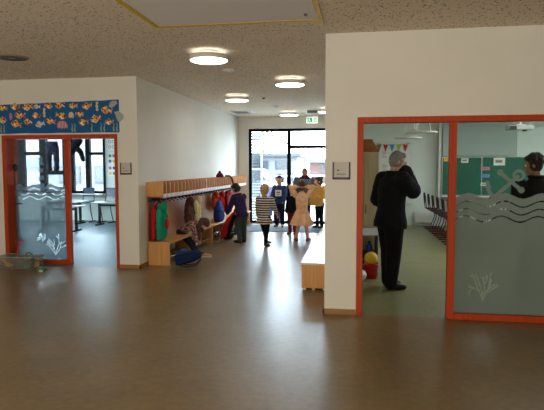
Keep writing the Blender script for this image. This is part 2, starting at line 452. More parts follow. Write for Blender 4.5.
cp = thing('ceiling_panel', 'smooth pale ceiling access panel outlined with yellow tape', 'ceiling panel', (-1.2, 4.6, ZC))
MB().box((-.79, -.75, -.004), (.81, .64, -.0005)).build('panel', mat('panel_paint', (222, 222, 222), .8, .03, 1), cp)
M_yel = mat('yellow_tape', (205, 172, 14), .6, .1, 20)
MB().box((-.835, -.78, -.009), (-.785, .67, -.0042)).box((-.785, .62, -.009), (.79, .67, -.0042)).box((.79, -.78, -.009), (.84, .82, -.0042)).build('tape', M_yel, cp)
MB().box((.68, .42, -.012), (.71, .48, -.0042)).build('lock', M_dark, cp)

def vent(x, y, r, label):
    t = thing('ceiling_vent', label, 'vent', (x, y, ZC))
    MB().lathe([(r, -.002), (r, -.012), (r * .9, -.018), (r * .05, -.018)]).build('vent_plate', mat('vent_plate', (150, 140, 122), .7, .05), t, smooth=True)
    for k in range(3):
        rr = r * (.35 + .22 * k)
        MB().lathe([(rr - .012, -.0182), (rr - .012, -.0198), (rr + .012, -.0198), (rr + .012, -.0182)], cap=False).build('slot_ring', M_black, t)
vent(-4.38, 6.36, .2, 'round slotted ceiling vent high above the left classroom door')
for x, y, r, h, l in ((-1.88, 7.68, .085, .03, 'pale round smoke detector behind the nearest ceiling lamp'), (-1.92, 12.41, .06, .03, 'small pale smoke detector near the corridor end ceiling')):
    t = thing('smoke_detector', l, 'smoke detector', (x, y, ZC))
    MB().lathe([(r, -.001), (r, -h * .4), (r * .8, -h), (r * .1, -h)]).build('detector_body', M_white, t, smooth=True)
    MB().lathe([(r * .3, -h - .001), (r * .25, -h - .008), (.002, -h - .008)]).build('sensor', M_rim, t, smooth=True)
t = thing('motion_sensor', 'small dark ceiling sensor between the corridor lamps', 'sensor', (-1.92, 10.78, ZC))
MB().lathe([(.05, -.001), (.05, -.012), (.045, -.015)]).build('sensor_base', M_rim, t, smooth=True)
MB().ell((0, 0, -.016), (.036, .036, .03)).build('sensor_lens', M_black, t, smooth=True)
t = thing('air_grille', 'flat rectangular ceiling air grille at the far left of the corridor', 'vent', (-3.0, 13.57, ZC))
MB().box((-.22, -.3, -.016), (.32, .3, -.002)).build('grille_plate', M_rim, t, bevel=.004)
b = MB()
for k in range(7): b.box((-.18, -.24 + k * .08, -.0185), (.2, -.20 + k * .08, -.0165))
b.build('grille_slots', M_black, t)

# exit sign hanging from the ceiling
M_green = mat('exit_green', (20, 160, 95), .5, .03, emit=.45)
M_exitw = mat('exit_white', (235, 255, 245), .5, .02, emit=.9)
ex = thing('exit_sign', 'green and white emergency exit sign hanging from the corridor ceiling', 'exit sign', (-1.185, 13.5, 2.76))
MB().box((-.12, -.03, .17), (.12, .03, .238)).build('mount', mat('exit_mount', (120, 125, 128), .5), ex, bevel=.004)
MB().box((-.01, -.01, .08), (.01, .01, .17)).build('stem', M_chrome, ex)
MB().box((-.135, -.012, -.075), (.135, .012, .08)).build('sign_plate', M_exitw, ex, bevel=.003)
b = MB().box((-.115, -.0155, -.055), (.115, -.0125, .06))
b.build('sign_panel', M_green, ex)
b = MB()                                   # running figure and doorway, with an arrow
F = lambda x, z, y: V((x, y, z))
b.ell((-.068, -.017, .038), (.011, .002, .011))
for a, c in (((-.068, .026), (-.06, -.006)), ((-.06, -.006), (-.04, -.022)), ((-.04, -.022), (-.046, -.045)), ((-.06, -.006), (-.078, -.028)), ((-.078, -.028), (-.1, -.03)), ((-.066, .02), (-.045, .008)), ((-.066, .02), (-.088, .006))):
    b.tube([(a[0], -.0175, a[1]), (c[0], -.0175, c[1])], .0055, 6)
b.build('running_figure', M_exitw, ex)
MB().box((.004, -.0185, -.045), (.058, -.016, .05)).build('doorway_mark', M_exitw, ex)
b = MB()
b.prism([(.09, -.045), (.107, -.015), (.095, -.015), (.095, .045), (.085, .045), (.085, -.015), (.073, -.015)], -.0185, -.016, F)
b.build('arrow', M_exitw, ex)

# ------------------------------------------------------------------ room signs beside the doors
def room_sign(x, y, z, label, s=1.0):
    t = thing('room_sign', label, 'sign', (x, y, z))
    w, h = .086 * s, .088 * s
    MB().box((-w, -.010, -h), (w, -.001, h)).build('sign_plate', mat('sign_paper', (196, 193, 186), .7, .03), t)
    MB().box((-w - .008, -.014, -h - .012), (-w + .008, -.0005, h * .98)).box((w - .008, -.014, -h - .012), (w + .008, -.0005, h * .98)).box((-w - .008, -.014, -h - .012), (w + .008, -.0005, -h + .012)).build('sign_holder', M_black, t)
    ink = mat('ink', (70, 70, 70), .8)
    MB().box((-.045, -.0125, -.008), (-.022, -.0105, .006)).build('lettering', ink, t)
    MB().box((-.05, -.0125, -.046), (.045, -.0105, -.038)).build('lettering', ink, t)
room_sign(-.195, YR, 1.565, 'black-rimmed room sign on the pier left of the right-hand classroom door')
room_sign(-3.615, YL, 1.585, 'black-rimmed room sign on the pier right of the left classroom door')

# ------------------------------------------------------------------ ocean frieze above the left door
M_blue = mat('blue_paper', (12, 92, 150), .75, .12, 5)
bn = thing('paper_frieze', 'blue ocean paper frieze with cut-out fish above the left classroom door', 'frieze', (-4.9, YL - .0035, 2.4))
BX = lambda px: (px / 119.0) * 2.08 - 5.79 + 4.9
b = MB()
n = 24; P = []
for i in range(n + 1):
    x = -1.2 + i * (2.39 / n)
    P.append((x, .2 + .05 * (x + 1.2) / 2.4 + .004 * math.sin(i * 1.7)))
Q = [(x, -.255 + .003 * math.sin(i)) for i, (x, z) in enumerate(P)]
b.prism(P + Q[::-1], .0, .003, lambda x, z, y: V((x, y, z)))
b.build('blue_paper', M_blue, bn)
FC = [(225, 190, 130), (230, 120, 40), (200, 60, 30), (235, 190, 40), (240, 225, 190), (60, 50, 45), (235, 150, 60)]
FISHM = []
for k in range(5):
    c = FC[:]; random.Random(k).shuffle(c); FISHM.append(patches('fish_scales_%d' % k, c, 34 + 4 * k))
M_pale = patches('pale_fish', [(200, 190, 190), (225, 220, 215), (180, 170, 175), (210, 190, 180)], 40)
M_cream = mat('cream_paper', (215, 195, 155), .8, .1, 20)
M_tag = mat('tag_paper', (170, 175, 170), .8, .1, 20)
def fish(px, py, s, flip, m):
    z = .2 - (py - 104) / 29.0 * .44 + .02; x = BX(px)
    z = max(-.19, min(.18, z)); pts = []
    for i in range(18):
        a = 2 * PI * i / 18; pts.append((math.cos(a) * .62, math.sin(a) * .42))
    pts = [(-.62, 0), (-.5, .2), (-.25, .36), (0, .55), (.2, .38), (.42, .2), (.55, .12), (.85, .35), (.8, 0), (.85, -.35), (.55, -.12), (.42, -.2), (.2, -.38), (0, -.5), (-.25, -.36), (-.5, -.2)]
    a = random.uniform(-.25, .25); f = -1 if flip else 1
    R = [((px_ * f) * math.cos(a) - pz * math.sin(a), (px_ * f) * math.sin(a) + pz * math.cos(a)) for px_, pz in pts]
    o = MB().prism([(q * s, w * s) for q, w in R], -.004, -.001, lambda u, w, y: V((u, y, w))).build('paper_fish', m, bn)
    o.location = (x, 0, z)
    e = MB().ell((-.36 * s * f, -.0045, .08 * s), (.1 * s, .001, .1 * s), None, 10, 5).build('fish_eye', M_black, o)
FL = [(5, 108), (17, 107), (29.5, 107.5), (51.5, 107), (61.5, 106.5), (21.5, 116), (38, 116.5), (4.5, 121), (17.5, 125), (29.5, 123), (52, 122.5), (64, 117.5), (74.5, 107.3), (88, 108), (106.5, 112.5), (82, 116), (84, 124.5), (96, 121.5), (109, 124.5)]
for i, (px, py) in enumerate(FL): fish(px, py, .100 + .014 * (i % 3), i % 4 == 3, FISHM[i % 5])
fish(39, 107.5, .08, False, M_pale); fish(41.5, 126, .11, False, M_pale)
def cut(name, px, py, poly, m):
    o = MB().prism(poly, -.004, -.001, lambda u, w, y: V((u, y, w))).build(name, m, bn)
    o.location = (BX(px), 0, max(-.17, min(.18, .2 - (py - 104) / 29.0 * .44 + .02)))
sea = [(-.02, .07), (.015, .075), (.03, .05), (.01, .03), (.025, 0), (.015, -.03), (.03, -.06), (.0, -.075), (-.02, -.05), (-.005, -.03), (-.025, 0), (-.01, .03)]
cut('paper_seahorse', 46.5, 114, sea, M_cream); cut('paper_seahorse', 98, 108.5, sea, M_cream)
jel = [(-.09, -.02), (-.08, .03), (-.04, .06), (.02, .065), (.07, .04), (.09, -.01), (.085, -.06), (.06, -.03), (.04, -.065), (.015, -.03), (-.01, -.065), (-.035, -.03), (-.06, -.06)]
cut('paper_jellyfish', 64, 127, jel, stripes('jelly', (215, 190, 180), (190, 70, 70), 40, axis='X'))
cut('paper_octopus', 73, 117, [(q * .5, w * .8) for q, w in jel], M_cream)
cut('paper_shell', 113.5, 104.5, [(-.07, -.03), (-.05, .03), (0, .055), (.06, .05), (.07, .01), (.02, -.03), (-.03, -.06)], M_tag)
cut('paper_tag', 118.5, 119.5, [(-.07, .075), (.0, .09), (.08, .03), (.09, -.02), (.03, -.08), (-.01, -.075)], M_tag)
cut('paper_squid', 13, 117, [(-.02, .05), (.02, .05), (.025, 0), (.015, -.06), (-.015, -.06), (-.025, 0)], mat('pink_paper', (205, 120, 130), .8))
M_weed = mat('weed_paper', (150, 175, 110), .8, .2, 20)
for px in (74, 76.5, 93, 102, 105, 114, 117, 3, 6):
    cut('paper_seaweed', px, 130, [(-.012, -.07), (-.02, -.02), (-.004, .02), (-.015, .07), (.008, .03), (.0, -.02), (.012, -.07)], M_weed)

# ------------------------------------------------------------------ coat racks and benches along the left wall
SECT = [(8.31, 10.90), (10.905, 13.49), (13.495, 14.78)]
WHERE = ['nearest the hall', 'in the middle of the wall', 'next to the glazed entrance']
M_lino = wood('rack_back', (188, 132, 92), .5, 'Z')
M_label = mat('label_paper', (200, 200, 200), .7, .03)
for k, (ya, yb) in enumerate(SECT):
    t = thing('coat_rack', 'oak cubbyhole shelf with coat hooks, section ' + WHERE[k], 'coat rack', (XL, ya, 0))
    Ln = yb - ya
    MB().box((.001, 0, .39), (.02, Ln, 1.10)).build('back_panel', M_lino, t)
    MB().box((.001, 0, 1.10), (.27, Ln, 1.122)).build('shelf_board', M_oak, t, bevel=.003)
    MB().box((.27, 0, 1.10), (.285, Ln, 1.165)).build('shelf_lip', wood('rack_lip', (190, 152, 120), .45, 'Y'), t, bevel=.002)
    MB().box((.001, 0, 1.122), (.014, Ln, 1.36)).build('shelf_back', M_oak, t)
    nd = round(Ln / .195)
    for i in range(nd + 1):
        yy = min(Ln - .018, i * Ln / nd)
        top = [(.014, 1.122), (.27, 1.122), (.27, 1.315), (.26, 1.345), (.235, 1.36), (.014, 1.36)]
        if i == 0 and k == 0: top = [(.014, 1.10), (.284, 1.10), (.284, 1.36), (.014, 1.36)]
        MB().prism(top, yy, yy + .018, lambda x, z, y: V((x, y, z))).build('divider', M_oakz, t, bevel=.002)
    MB().box((.02, .02, 1.035), (.06, Ln - .02, 1.075)).box((.06, .02, 1.04), (.10, Ln - .02, 1.06)).build('hook_rail', M_dark, t)
    for i in range(nd):
        yy = (i + .5) * Ln / nd
        MB().tube([(.1, yy, 1.05), (.16, yy, 1.05), (.185, yy, 1.035), (.19, yy, 1.06), (.185, yy, 1.085)], .007, 6).tube([(.1, yy, 1.05), (.14, yy, 1.02), (.155, yy, 1.0), (.165, yy, 1.02)], .007, 6).build('hook', M_dark, t, smooth=True)
    for i in range(nd):
        if (i + k) % 5 == 3: continue
        yy = (i + .5) * Ln / nd
        MB().box((.2853, yy - .035, 1.115), (.287, yy + .035, 1.152)).build('name_label', M_label, t)
    t = thing('bench', 'low oak bench with shoe rails, section ' + WHERE[k], 'bench', (XL, ya, 0))
    MB().box((.02, 0, .352), (.40, Ln, .385)).build('seat', M_oak, t, bevel=.004)
    MB().box((.02, 0.002, 0), (.385, .03, .351)).build('end_panel', M_oakz, t, bevel=.003)
    MB().box((.02, Ln - .03, 0), (.385, Ln - .002, .351)).build('end_panel', M_oakz, t, bevel=.003)
    if Ln > 2: MB().box((.02, Ln / 2 - .015, 0), (.36, Ln / 2 + .015, .351)).build('support_panel', M_oakz, t, bevel=.003)
    for xx, zz in ((.1, .12), (.22, .12), (.34, .12)):
        MB().tube([(xx, .03, zz), (xx, Ln - .03, zz)], .011, 8).build('shoe_rail', M_chrome, t, smooth=True)

# bench by the right pier
t = thing('bench', 'long oak bench with glare-pale top along the right corridor wall behind the pier', 'bench', (XR - .012, 6.9, 0))
MB().box((-.37, 0, .335), (-.006, 4.1, .365)).build('seat', wood('glare_pale_oak', (236, 220, 198), .16, 'Y', .7), t, bevel=.004)  # seat colour lightened to carry the white window glare
MB().box((-.355, .004, .03), (-.006, .03, .334)).build('end_panel', M_oakz, t, bevel=.003)
MB().box((-.355, 4.07, .03), (-.006, 4.096, .334)).build('end_panel', M_oakz, t, bevel=.003)
MB().box((-.355, .03, .03), (-.335, 4.07, .334)).build('front_panel', M_oak, t, bevel=.003)
for yy in (.05, 2.0, 4.03):
    for xx in (-.32, -.2, -.06): MB().lathe([(.022, 0), (.022, .03)], (xx, yy, 0), 12).build('foot', M_white, t)

# doormat
t = tag(MB().box((-2.95, 13.1, .001), (-.8, 14.5, .012)).build('doormat', mat('doormat', (92, 98, 104), .9, .2, 60, bump=.4, bscale=200)), 'flat grey doormat on the floor before the glazed entrance', 'doormat')

# ------------------------------------------------------------------ people
M_skin = mat('skin_light', (206, 158, 130), .55, .06, 20)
M_skin2 = mat('skin_tan', (150, 104, 78), .55, .06, 20)
M_eye = mat('eye_white', (235, 232, 228), .3, .01)
M_pupil = mat('eye_iris', (40, 30, 24), .2, .05)
M_lip = mat('lips', (150, 80, 76), .5, .05)

def ik(a, c, l1, l2, pole):
    d = c - a; L = d.length
    if L > (l1 + l2) * .999:
        c = a + d * ((l1 + l2) * .999 / L); d = c - a; L = d.length
    q = (l1 * l1 - l2 * l2 + L * L) / (2 * L); hgt = math.sqrt(max(0, l1 * l1 - q * q))
    n = d.normalized(); p = V(pole); p = p - n * p.dot(n)
    p = p.normalized() if p.length > 1e-6 else n.orthogonal().normalized()
    return a + n * q + p * hgt, c

def hand(b, w, d, nrm, side, s, curl):
    """palm, four unequal bent fingers, and a thumb from the side of the palm"""
    d = d.normalized(); nrm = (nrm - d * nrm.dot(d)).normalized(); sx = d.cross(nrm).normalized() * side
    R = Matrix((sx, nrm, d)).transposed()
    b.ell(w + d * s * .28, (s * .2, s * .1, s * .30), R, 10, 7)
    for k, (o, ln) in enumerate(((-.15, .44), (-.05, .5), (.05, .46), (.14, .36))):
        p0 = w + d * s * .46 + sx * s * o
        d1_ = (d * math.cos(curl) + nrm * math.sin(curl)).normalized(); d2_ = (d * math.cos(curl * 2.1) + nrm * math.sin(curl * 2.1)).normalized()
        p1 = p0 + d1_ * s * ln * .55; p2 = p1 + d2_ * s * ln * .5
        r = s * .047
        b.chain([p0, p1, p2], [r * 1.1, r, r * .8], 7)
    t0 = w + d * s * .18 - sx * s * .16; t1 = t0 + (d * .7 - sx * .6 + nrm * .2).normalized() * s * .22; t2 = t1 + (d * .9 - sx * .15 + nrm * .3).normalized() * s * .2
    b.chain([t0, t1, t2], [s * .065, s * .055, s * .042], 7)

def person(label, loc, heading, h, child=True, skin=None, lean=0, pel=None, hands=None, feet=None, turn=0, nod=0, curl=.5,
           top=None, bottom=None, shoes=None, skirt=None, hair='short', hair_mat=None, group=None, wide=1.0, poles=None, glasses=False, cat='person', collar=None, kneepole=(0, 1, 0), hood=None):
    hands = hands or {}; feet = feet or {}; poles = poles or {}; skin = skin or M_skin
    root = thing('person', label, cat, loc, math.radians(heading), group)
    K = h
    if child:
        PH, SH, NK, HC, HR, sw, hipx, KZ, AZ = .475, .775, .80, .912, (.064, .075, .088), .098, .05, .26, .04
        UA, FA, HS = .155, .135, .088
    else:
        PH, SH, NK, HC, HR, sw, hipx, KZ, AZ = .50, .808, .838, .931, (.044, .056, .069), .108, .05, .275, .04
        UA, FA, HS = .172, .148, .098
    sw *= wide
    P0 = V((0, 0, PH)) if pel is None else V(pel)
    a = math.radians(lean); U = V((0, math.sin(a), math.cos(a))); Fd = V((0, math.cos(a), -math.sin(a))); X = V((1, 0, 0))
    up = lambda z: P0 + U * (z - PH)
    Rh = Matrix.Rotation(math.radians(turn), 3, 'Z') @ Matrix.Rotation(-math.radians(nod + lean * .8), 3, 'X')
    nk = up(NK); hc = nk + Rh @ V((0, .012, HC - NK))
    body = MB()
    def ring(c, rx, ry, n=18, ax=X, ay=Fd):
        return [(c + ax * (rx * math.cos(2 * PI * i / n)) + ay * (ry * math.sin(2 * PI * i / n))) * K for i in range(n)]
    c_ = lambda b, A, ra, B, rb, n=12: b.cone(A * K, ra * K, B * K, rb * K, n)
    Z = lambda t: PH + (SH - PH) * t
    body.rings([ring(up(PH - .05), .06 * wide, .05), ring(up(PH), .078 * wide, .058), ring(up(Z(.35)), .064 * wide, .048), ring(up(Z(.7)), .08 * wide, .058), ring(up(Z(.95)), .072 * wide, .045), ring(up(NK + .01), .03, .032)])
    c_(body, up(NK - .02), .032, hc - (Rh @ V((0, .012, HR[2] * .35))), .029)
    # head: skull, jaw, nose, ears
    def hp(x, y, z): return (hc + Rh @ V((x * HR[0], y * HR[1], z * HR[2]))) * K
    hr = lambda s: tuple(v * K * s for v in HR)
    body.ell(hp(0, -.06, .12), tuple(K * v for v in (HR[0], HR[1] * .95, HR[2] * .87)), Rh, 18, 12)
    body.ell(hp(0, .22, -.38), tuple(K * v for v in (HR[0] * .74, HR[1] * .7, HR[2] * .6)), Rh, 14, 9)
    body.ell(hp(0, .5, -.78), tuple(K * v for v in (HR[0] * .3, HR[1] * .28, HR[2] * .2)), Rh, 10, 7)
    body.chain([hp(0, .88, .05), hp(0, 1.06, -.22)], [HR[0] * .14 * K, HR[0] * .2 * K], 8)
    for s in (-1, 1): body.ell(hp(s * .98, -.08, -.05), (K * HR[0] * .14, K * HR[1] * .22, K * HR[2] * .24), Rh, 8, 6)
    J = {}
    for s, nm in ((-1, 'l'), (1, 'r')):
        sh = up(SH - .012) + X * s * sw
        tgt = V(hands.get(nm, (s * (sw + .03), P0.y + Fd.y * 0 + .03 + U.y * .12, P0.z - .01)))
        el, wr = ik(sh, tgt, UA, FA, poles.get(nm, (s * .35, -1, -.3)))
        J['sh' + nm], J['el' + nm], J['wr' + nm] = sh, el, wr
        c_(body, sh, .031, el, .025); c_(body, el, .025, wr, .018)
        dd = (wr - el).normalized()
        hand(body, wr * K, dd, V((-s, .25, 0)) if abs(dd.z) > .5 else V((0, 0, -1)), s if abs(dd.z) > .5 else 1, HS * K, curl)
        hip = P0 + X * s * hipx - V((0, 0, .015))
        ft = feet.get(nm, (s * (hipx + .01), 0, AZ))
        kn, an = ik(hip, V(ft[:3]), PH - .015 - KZ, KZ - AZ, kneepole)
        fa = math.radians(ft[3]) if len(ft) > 3 else math.radians(-s * 10)
        fdir = V((-math.sin(fa), math.cos(fa), 0))
        pt = math.radians(ft[4]) if len(ft) > 4 else 0
        fdir = (fdir * math.cos(pt) - V((0, 0, 1)) * math.sin(pt)).normalized()
        J['hip' + nm], J['kn' + nm], J['an' + nm], J['fd' + nm] = hip, kn, an, fdir
        c_(body, hip, .05, kn, .034); c_(body, kn, .034, an, .022)
        c_(body, an - V((0, 0, .012)), .024, an + fdir * .085 - V((0, 0, .018)), .017)
    body.build('body', skin, root, voxel=.0055 if child else .0065, relax=2)
    for s in (-1, 1):
        e = MB().ell(hp(s * .36, .84, .02), K * HR[0] * .14, None, 10, 7).build('eye', M_eye, root, smooth=True)
        MB().ell(hp(s * .36, .84 + .12, .02), K * HR[0] * .075, None, 8, 6).build('iris', M_pupil, e, smooth=True)
    MB().ell(hp(0, .87, -.5), (K * HR[0] * .3, K * HR[1] * .1, K * HR[2] * .07), Rh, 10, 6).build('mouth', M_lip, root, smooth=True)
    # hair
    hb = MB(); hk = lambda a_, b_, c2: (K * HR[0] * a_, K * HR[1] * b_, K * HR[2] * c2)
    if hair == 'headscarf' or hair == 'hood':
        hb.ell(hp(0, -.2, .14), hk(1.18, .98, 1.04), Rh, 16, 10)
        hb.rings([ring(hc + Rh @ V((0, -.01, -HR[2] * .6)), HR[0] * 1.25, HR[1] * .8, ax=Rh @ X, ay=Rh @ V((0, 1, 0))), ring(up(SH + .01), sw * .85, .06)])
    else:
        hb.ell(hp(0, -.2, .16), hk(1.1, 1.0, 1.0), Rh, 18, 12)
        hb.ell(hp(0, .45, .72), hk(.8, .5, .34), Rh, 12, 8)
        if hair in ('bob', 'long', 'ponytail', 'bun'):
            hb.ell(hp(0, -.4, -.2), hk(1.0, .72, .75), Rh, 14, 9)
        if hair in ('bob', 'long'):
            dn = 1.0 if hair == 'bob' else 2.2
            for s in (-1, 0, 1):
                p = [hp(s * .75, -.35 if s else -.75, .1), hp(s * .85, -.3 if s else -.8, -.5)]
                p.append(p[-1] + V((0, 0, -1)) * K * HR[2] * dn)
                hb.chain(p, [K * HR[0] * .5, K * HR[0] * .48, K * HR[0] * .2], 10)
        if hair == 'ponytail':
            p = [hp(0, -1.0, .25), hp(0, -1.32, 0), hp(.05, -1.3, -.7), hp(.1, -1.15, -1.5)]
            hb.chain(p, [K * HR[0] * .26, K * HR[0] * .32, K * HR[0] * .3, K * HR[0] * .1], 10)
        if hair == 'bun': hb.ell(hp(0, -.95, .75), hk(.5, .42, .38), Rh, 12, 8)
        if hair == 'tousled':
            r = random.Random(3)
            for i in range(26):
                t = r.uniform(0, 2 * PI); z = r.uniform(.1, .95); q = math.sqrt(1 - z * z)
                y = q * math.sin(t) * .95 - .2
                if y > .5 and z < .6: continue
                hb.ell(hp(q * math.cos(t) * 1.05, y, z + .12), hk(.42, .38, .3), Rh, 8, 6)
    hb.build('hood' if hair == 'hood' else 'headscarf' if hair == 'headscarf' else 'hair', hair_mat, root, voxel=.008, wrinkle=.006, wscale=.02, relax=1)
    # clothing
    if top:
        m, hem, slv, inf = top[:4]; nm = top[4] if len(top) > 4 else 'sweater'
        g = MB(); i = inf; fl = 1.0 if len(top) < 6 else top[5]
        rs = []
        if skirt:
            zh, rh, nf = skirt
            for q in range(7):
                t = q / 6; zz = zh + (Z(.28) - zh) * t; rr = rh + (.075 - rh) * (t ** 1.25)
                n = 36
                rs.append([(V((P0.x, P0.y, 0)) + U * 0 + V((0, U.y * (zz - PH), 0)) + V((0, 0, zz)) + X * rr * (1 + (1 - t) * .1 * math.sin(nf * 2 * PI * i2 / n)) * math.cos(2 * PI * i2 / n) + V((0, 1, 0)) * rr * .8 * (1 + (1 - t) * .1 * math.sin(nf * 2 * PI * i2 / n)) * math.sin(2 * PI * i2 / n)) * K for i2 in range(n)])
            g.rings(rs)
            rs = [ring(up(Z(.15)), .072 * wide + i, .055 + i)]
        else:
            rs = [ring(up(PH - hem), (.083 * wide + i) * fl, (.066 + i) * fl), ring(up(PH - hem + .03), (.085 * wide + i) * fl, (.068 + i) * fl), ring(up(Z(.25)), .078 * wide + i, .06 + i)]
        rs += [ring(up(Z(.5)), .078 * wide + i, .06 + i), ring(up(Z(.75)), .086 * wide + i, .064 + i), ring(up(Z(.93)), .08 * wide + i, .05 + i), ring(up(SH + .02), .05 + i * .5, .045 + i * .4), ring(up(NK + .012), .034 + i * .4, .036 + i * .4)]
        g.rings(rs)
        for q in 'lr':
            sh, el, wr = J['sh' + q], J['el' + q], J['wr' + q]
            if slv <= .5: c_(g, sh, .034 + i, sh.lerp(el, slv * 2), .032 + i)
            else:
                c_(g, sh, .034 + i, el, .029 + i); c_(g, el, .029 + i, el.lerp(wr, slv * 2 - 1), .022 + i)
        gm = g.build(nm, m, root, voxel=.0085 if child else .0105, wrinkle=.012 if child else .014, wscale=.06, relax=2)
        if collar:
            MB().chain([(up(NK + .01) + (X * math.cos(w) * .043 + Fd * math.sin(w) * .045)) * K for w in [PI * .62 + k_ * (2 * PI - PI * .24) / 10 for k_ in range(11)]], [.013 * K] * 11, 8).build('collar', collar, gm, voxel=.007, relax=2)
    if bottom:
        m, nm, i = bottom
        g = MB(); g.rings([ring(P0 - V((0, 0, .06)), .06 * wide + i, .05 + i, ay=V((0, 1, 0))), ring(P0, .08 * wide + i, .062 + i), ring(P0 + U * .06, .07 * wide + i, .054 + i)])
        for q in 'lr':
            hip, kn, an = J['hip' + q], J['kn' + q], J['an' + q]
            c_(g, hip, .054 + i, kn, .036 + i); c_(g, kn, .036 + i, kn.lerp(an, .97), .025 + i)
        g.build(nm, m, root, voxel=.0085 if child else .0105, wrinkle=.01, wscale=.07, relax=2)
    if shoes:
        for q in 'lr':
            an, fd = J['an' + q], J['fd' + q]
            g = MB(); base = an - V((0, 0, .012))
            c_(g, base + V((0, 0, .012)), .03, base - fd * .012 - V((0, 0, .004)), .027)
            c_(g, base, .03, base + fd * .055 - V((0, 0, .004)), .027); c_(g, base + fd * .055 - V((0, 0, .004)), .027, base + fd * .098 - V((0, 0, .008)), .021)
            g.build('shoe', shoes, root, voxel=.006, relax=2)
    if glasses:
        g = MB()
        for s in (-1, 1):
            cc = hp(s * .38, 1.06, .03)
            ri = [cc + Rh @ V((math.cos(2 * PI * w / 14) * .017, 0, math.sin(2 * PI * w / 14) * .013)) * 1.15 for w in range(15)]
            g.tube(ri, .0018, 6); g.tube([hp(s * .8, 1.04, .06), hp(s * 1.0, -.05, .08)], .002, 6)
        g.tube([hp(-.1, 1.1, .05), hp(.1, 1.1, .05)], .002, 6)
        g.build('glasses', M_dark, root)
    root['j'] = 1
    del root['j']
    return root, J

def fabric(name, rgb): return mat(name, rgb, .9, .14, 14, bump=.25, bscale=220, spec=.15)
F_black = fabric('black_cloth', (20, 20, 24)); F_navy = fabric('navy_cloth', (24, 27, 46)); F_jean = fabric('dark_denim', (36, 42, 54))
F_green = fabric('green_cloth', (26, 148, 112)); F_redc = fabric('red_cloth', (185, 34, 36)); F_brown = fabric('brown_cloth', (86, 52, 44))
F_cream = fabric('cream_cloth', (214, 196, 150)); F_blue = fabric('blue_cloth', (28, 52, 118)); F_maroon = fabric('maroon_cloth', (86, 26, 40))
F_pink = fabric('pink_cloth', (205, 110, 130)); F_peach = fabric('peach_cloth', (232, 184, 146)); F_ochre = fabric('ochre_cloth', (222, 150, 40))
F_purple = fabric('purple_cloth', (48, 36, 76)); F_grey = fabric('grey_cloth', (70, 72, 76)); F_olive = fabric('grey_green_cloth', (58, 68, 64))
H_grey = mat('grey_hair', (128, 124, 118), .7, .3, 60, bump=.5, bscale=90); H_dark = mat('dark_hair', (30, 22, 18), .55, .3, 50, bump=.5, bscale=90)
H_blond = mat('blond_hair', (176, 140, 88), .6, .25, 50, bump=.5, bscale=90); H_brown = mat('brown_hair', (74, 48, 32), .6, .25, 50, bump=.5, bscale=90)
S_black = mat('black_shoe', (18, 18, 20), .35, .1); S_brown = mat('brown_shoe', (70, 46, 36), .5, .1)

# the man standing in the right-hand classroom
person('person with grey hair, glasses and dark coat standing in the right doorway, hand at chin', (.40, 7.2, 0), -62, 1.80, False,
       lean=3, hands={'r': (.035, .095, .85), 'l': (-.10, .10, .60)}, poles={'r': (.25, .3, -1), 'l': (-1, -.5, -.3)}, feet={'l': (-.06, .02, .04, 6), 'r': (.05, -.02, .04, -14)},
       turn=-14, nod=10, curl=.9, top=(F_black, .05, 1.0, .030, 'coat', 1.12), bottom=(fabric('black_trousers', (14, 14, 17)), 'trousers', .022), shoes=S_black, hair='short', hair_mat=H_grey, wide=1.22, glasses=True, collar=F_black)
# dark haired person behind the frosted glass
person('person with tousled dark hair in a black jacket seen behind the frosted glass', (2.10, 6.95, 0), 22, 1.74, False, skin=M_skin2, nod=6, turn=52,
       top=(F_black, .06, 1.0, .016, 'jacket', 1.06), bottom=(F_navy, 'trousers', .01), shoes=S_black, hair='tousled', hair_mat=H_dark, wide=1.25, collar=F_black)
# child bent over on the bench
person('person in a patterned top and dark jeans, sitting on the bench bent over the shoes', (-3.16, 9.42, 0), -98, 1.12, True, pel=(0, -.05, .392), lean=64, nod=34,
       hands={'l': (-.04, .27, .13), 'r': (.06, .27, .14)}, feet={'l': (-.05, .22, .04, 0), 'r': (.06, .26, .04, 0)}, poles={'l': (-1, 0, .2), 'r': (1, 0, .2)},
       top=(patches('patterned_knit', [(170, 110, 108), (96, 84, 78), (190, 160, 150), (60, 70, 62), (150, 60, 66)], 46), .03, .9, .012), bottom=(F_jean, 'jeans', .010), shoes=S_brown, hair='long', hair_mat=H_brown)
# child in purple hoodie at the rack
person('person in a purple hoodie and grey trousers, facing the coat rack with a red jacket', (-2.46, 11.15, 0), 62, 1.28, True, wide=1.22, lean=12, nod=18,
       hands={'l': (-.13, .20, .50), 'r': (.08, .22, .48)}, top=(F_purple, .055, 1.0, .018, 'hoodie'), bottom=(F_olive, 'trousers', .012), shoes=S_black, hair='short', hair_mat=H_dark, collar=F_purple)
# girl in a striped dress
person('person in a black and white striped dress with a blond ponytail, walking', (-1.90, 10.75, 0), -14, 1.25, True, wide=1.15,
       hands={'l': (-.15, .05, .46), 'r': (.18, .10, .50)}, feet={'l': (-.01, .10, .04, -20), 'r': (.05, -.08, .045, -12, 8)},
       top=(stripes('striped_jersey', (30, 26, 30), (222, 208, 196), 21, axis='Z', duty=.55), .0, .85, .014, 'dress'), skirt=(.36, .14, 4), bottom=(F_black, 'leggings', .006), shoes=S_brown, hair='ponytail', hair_mat=H_blond)
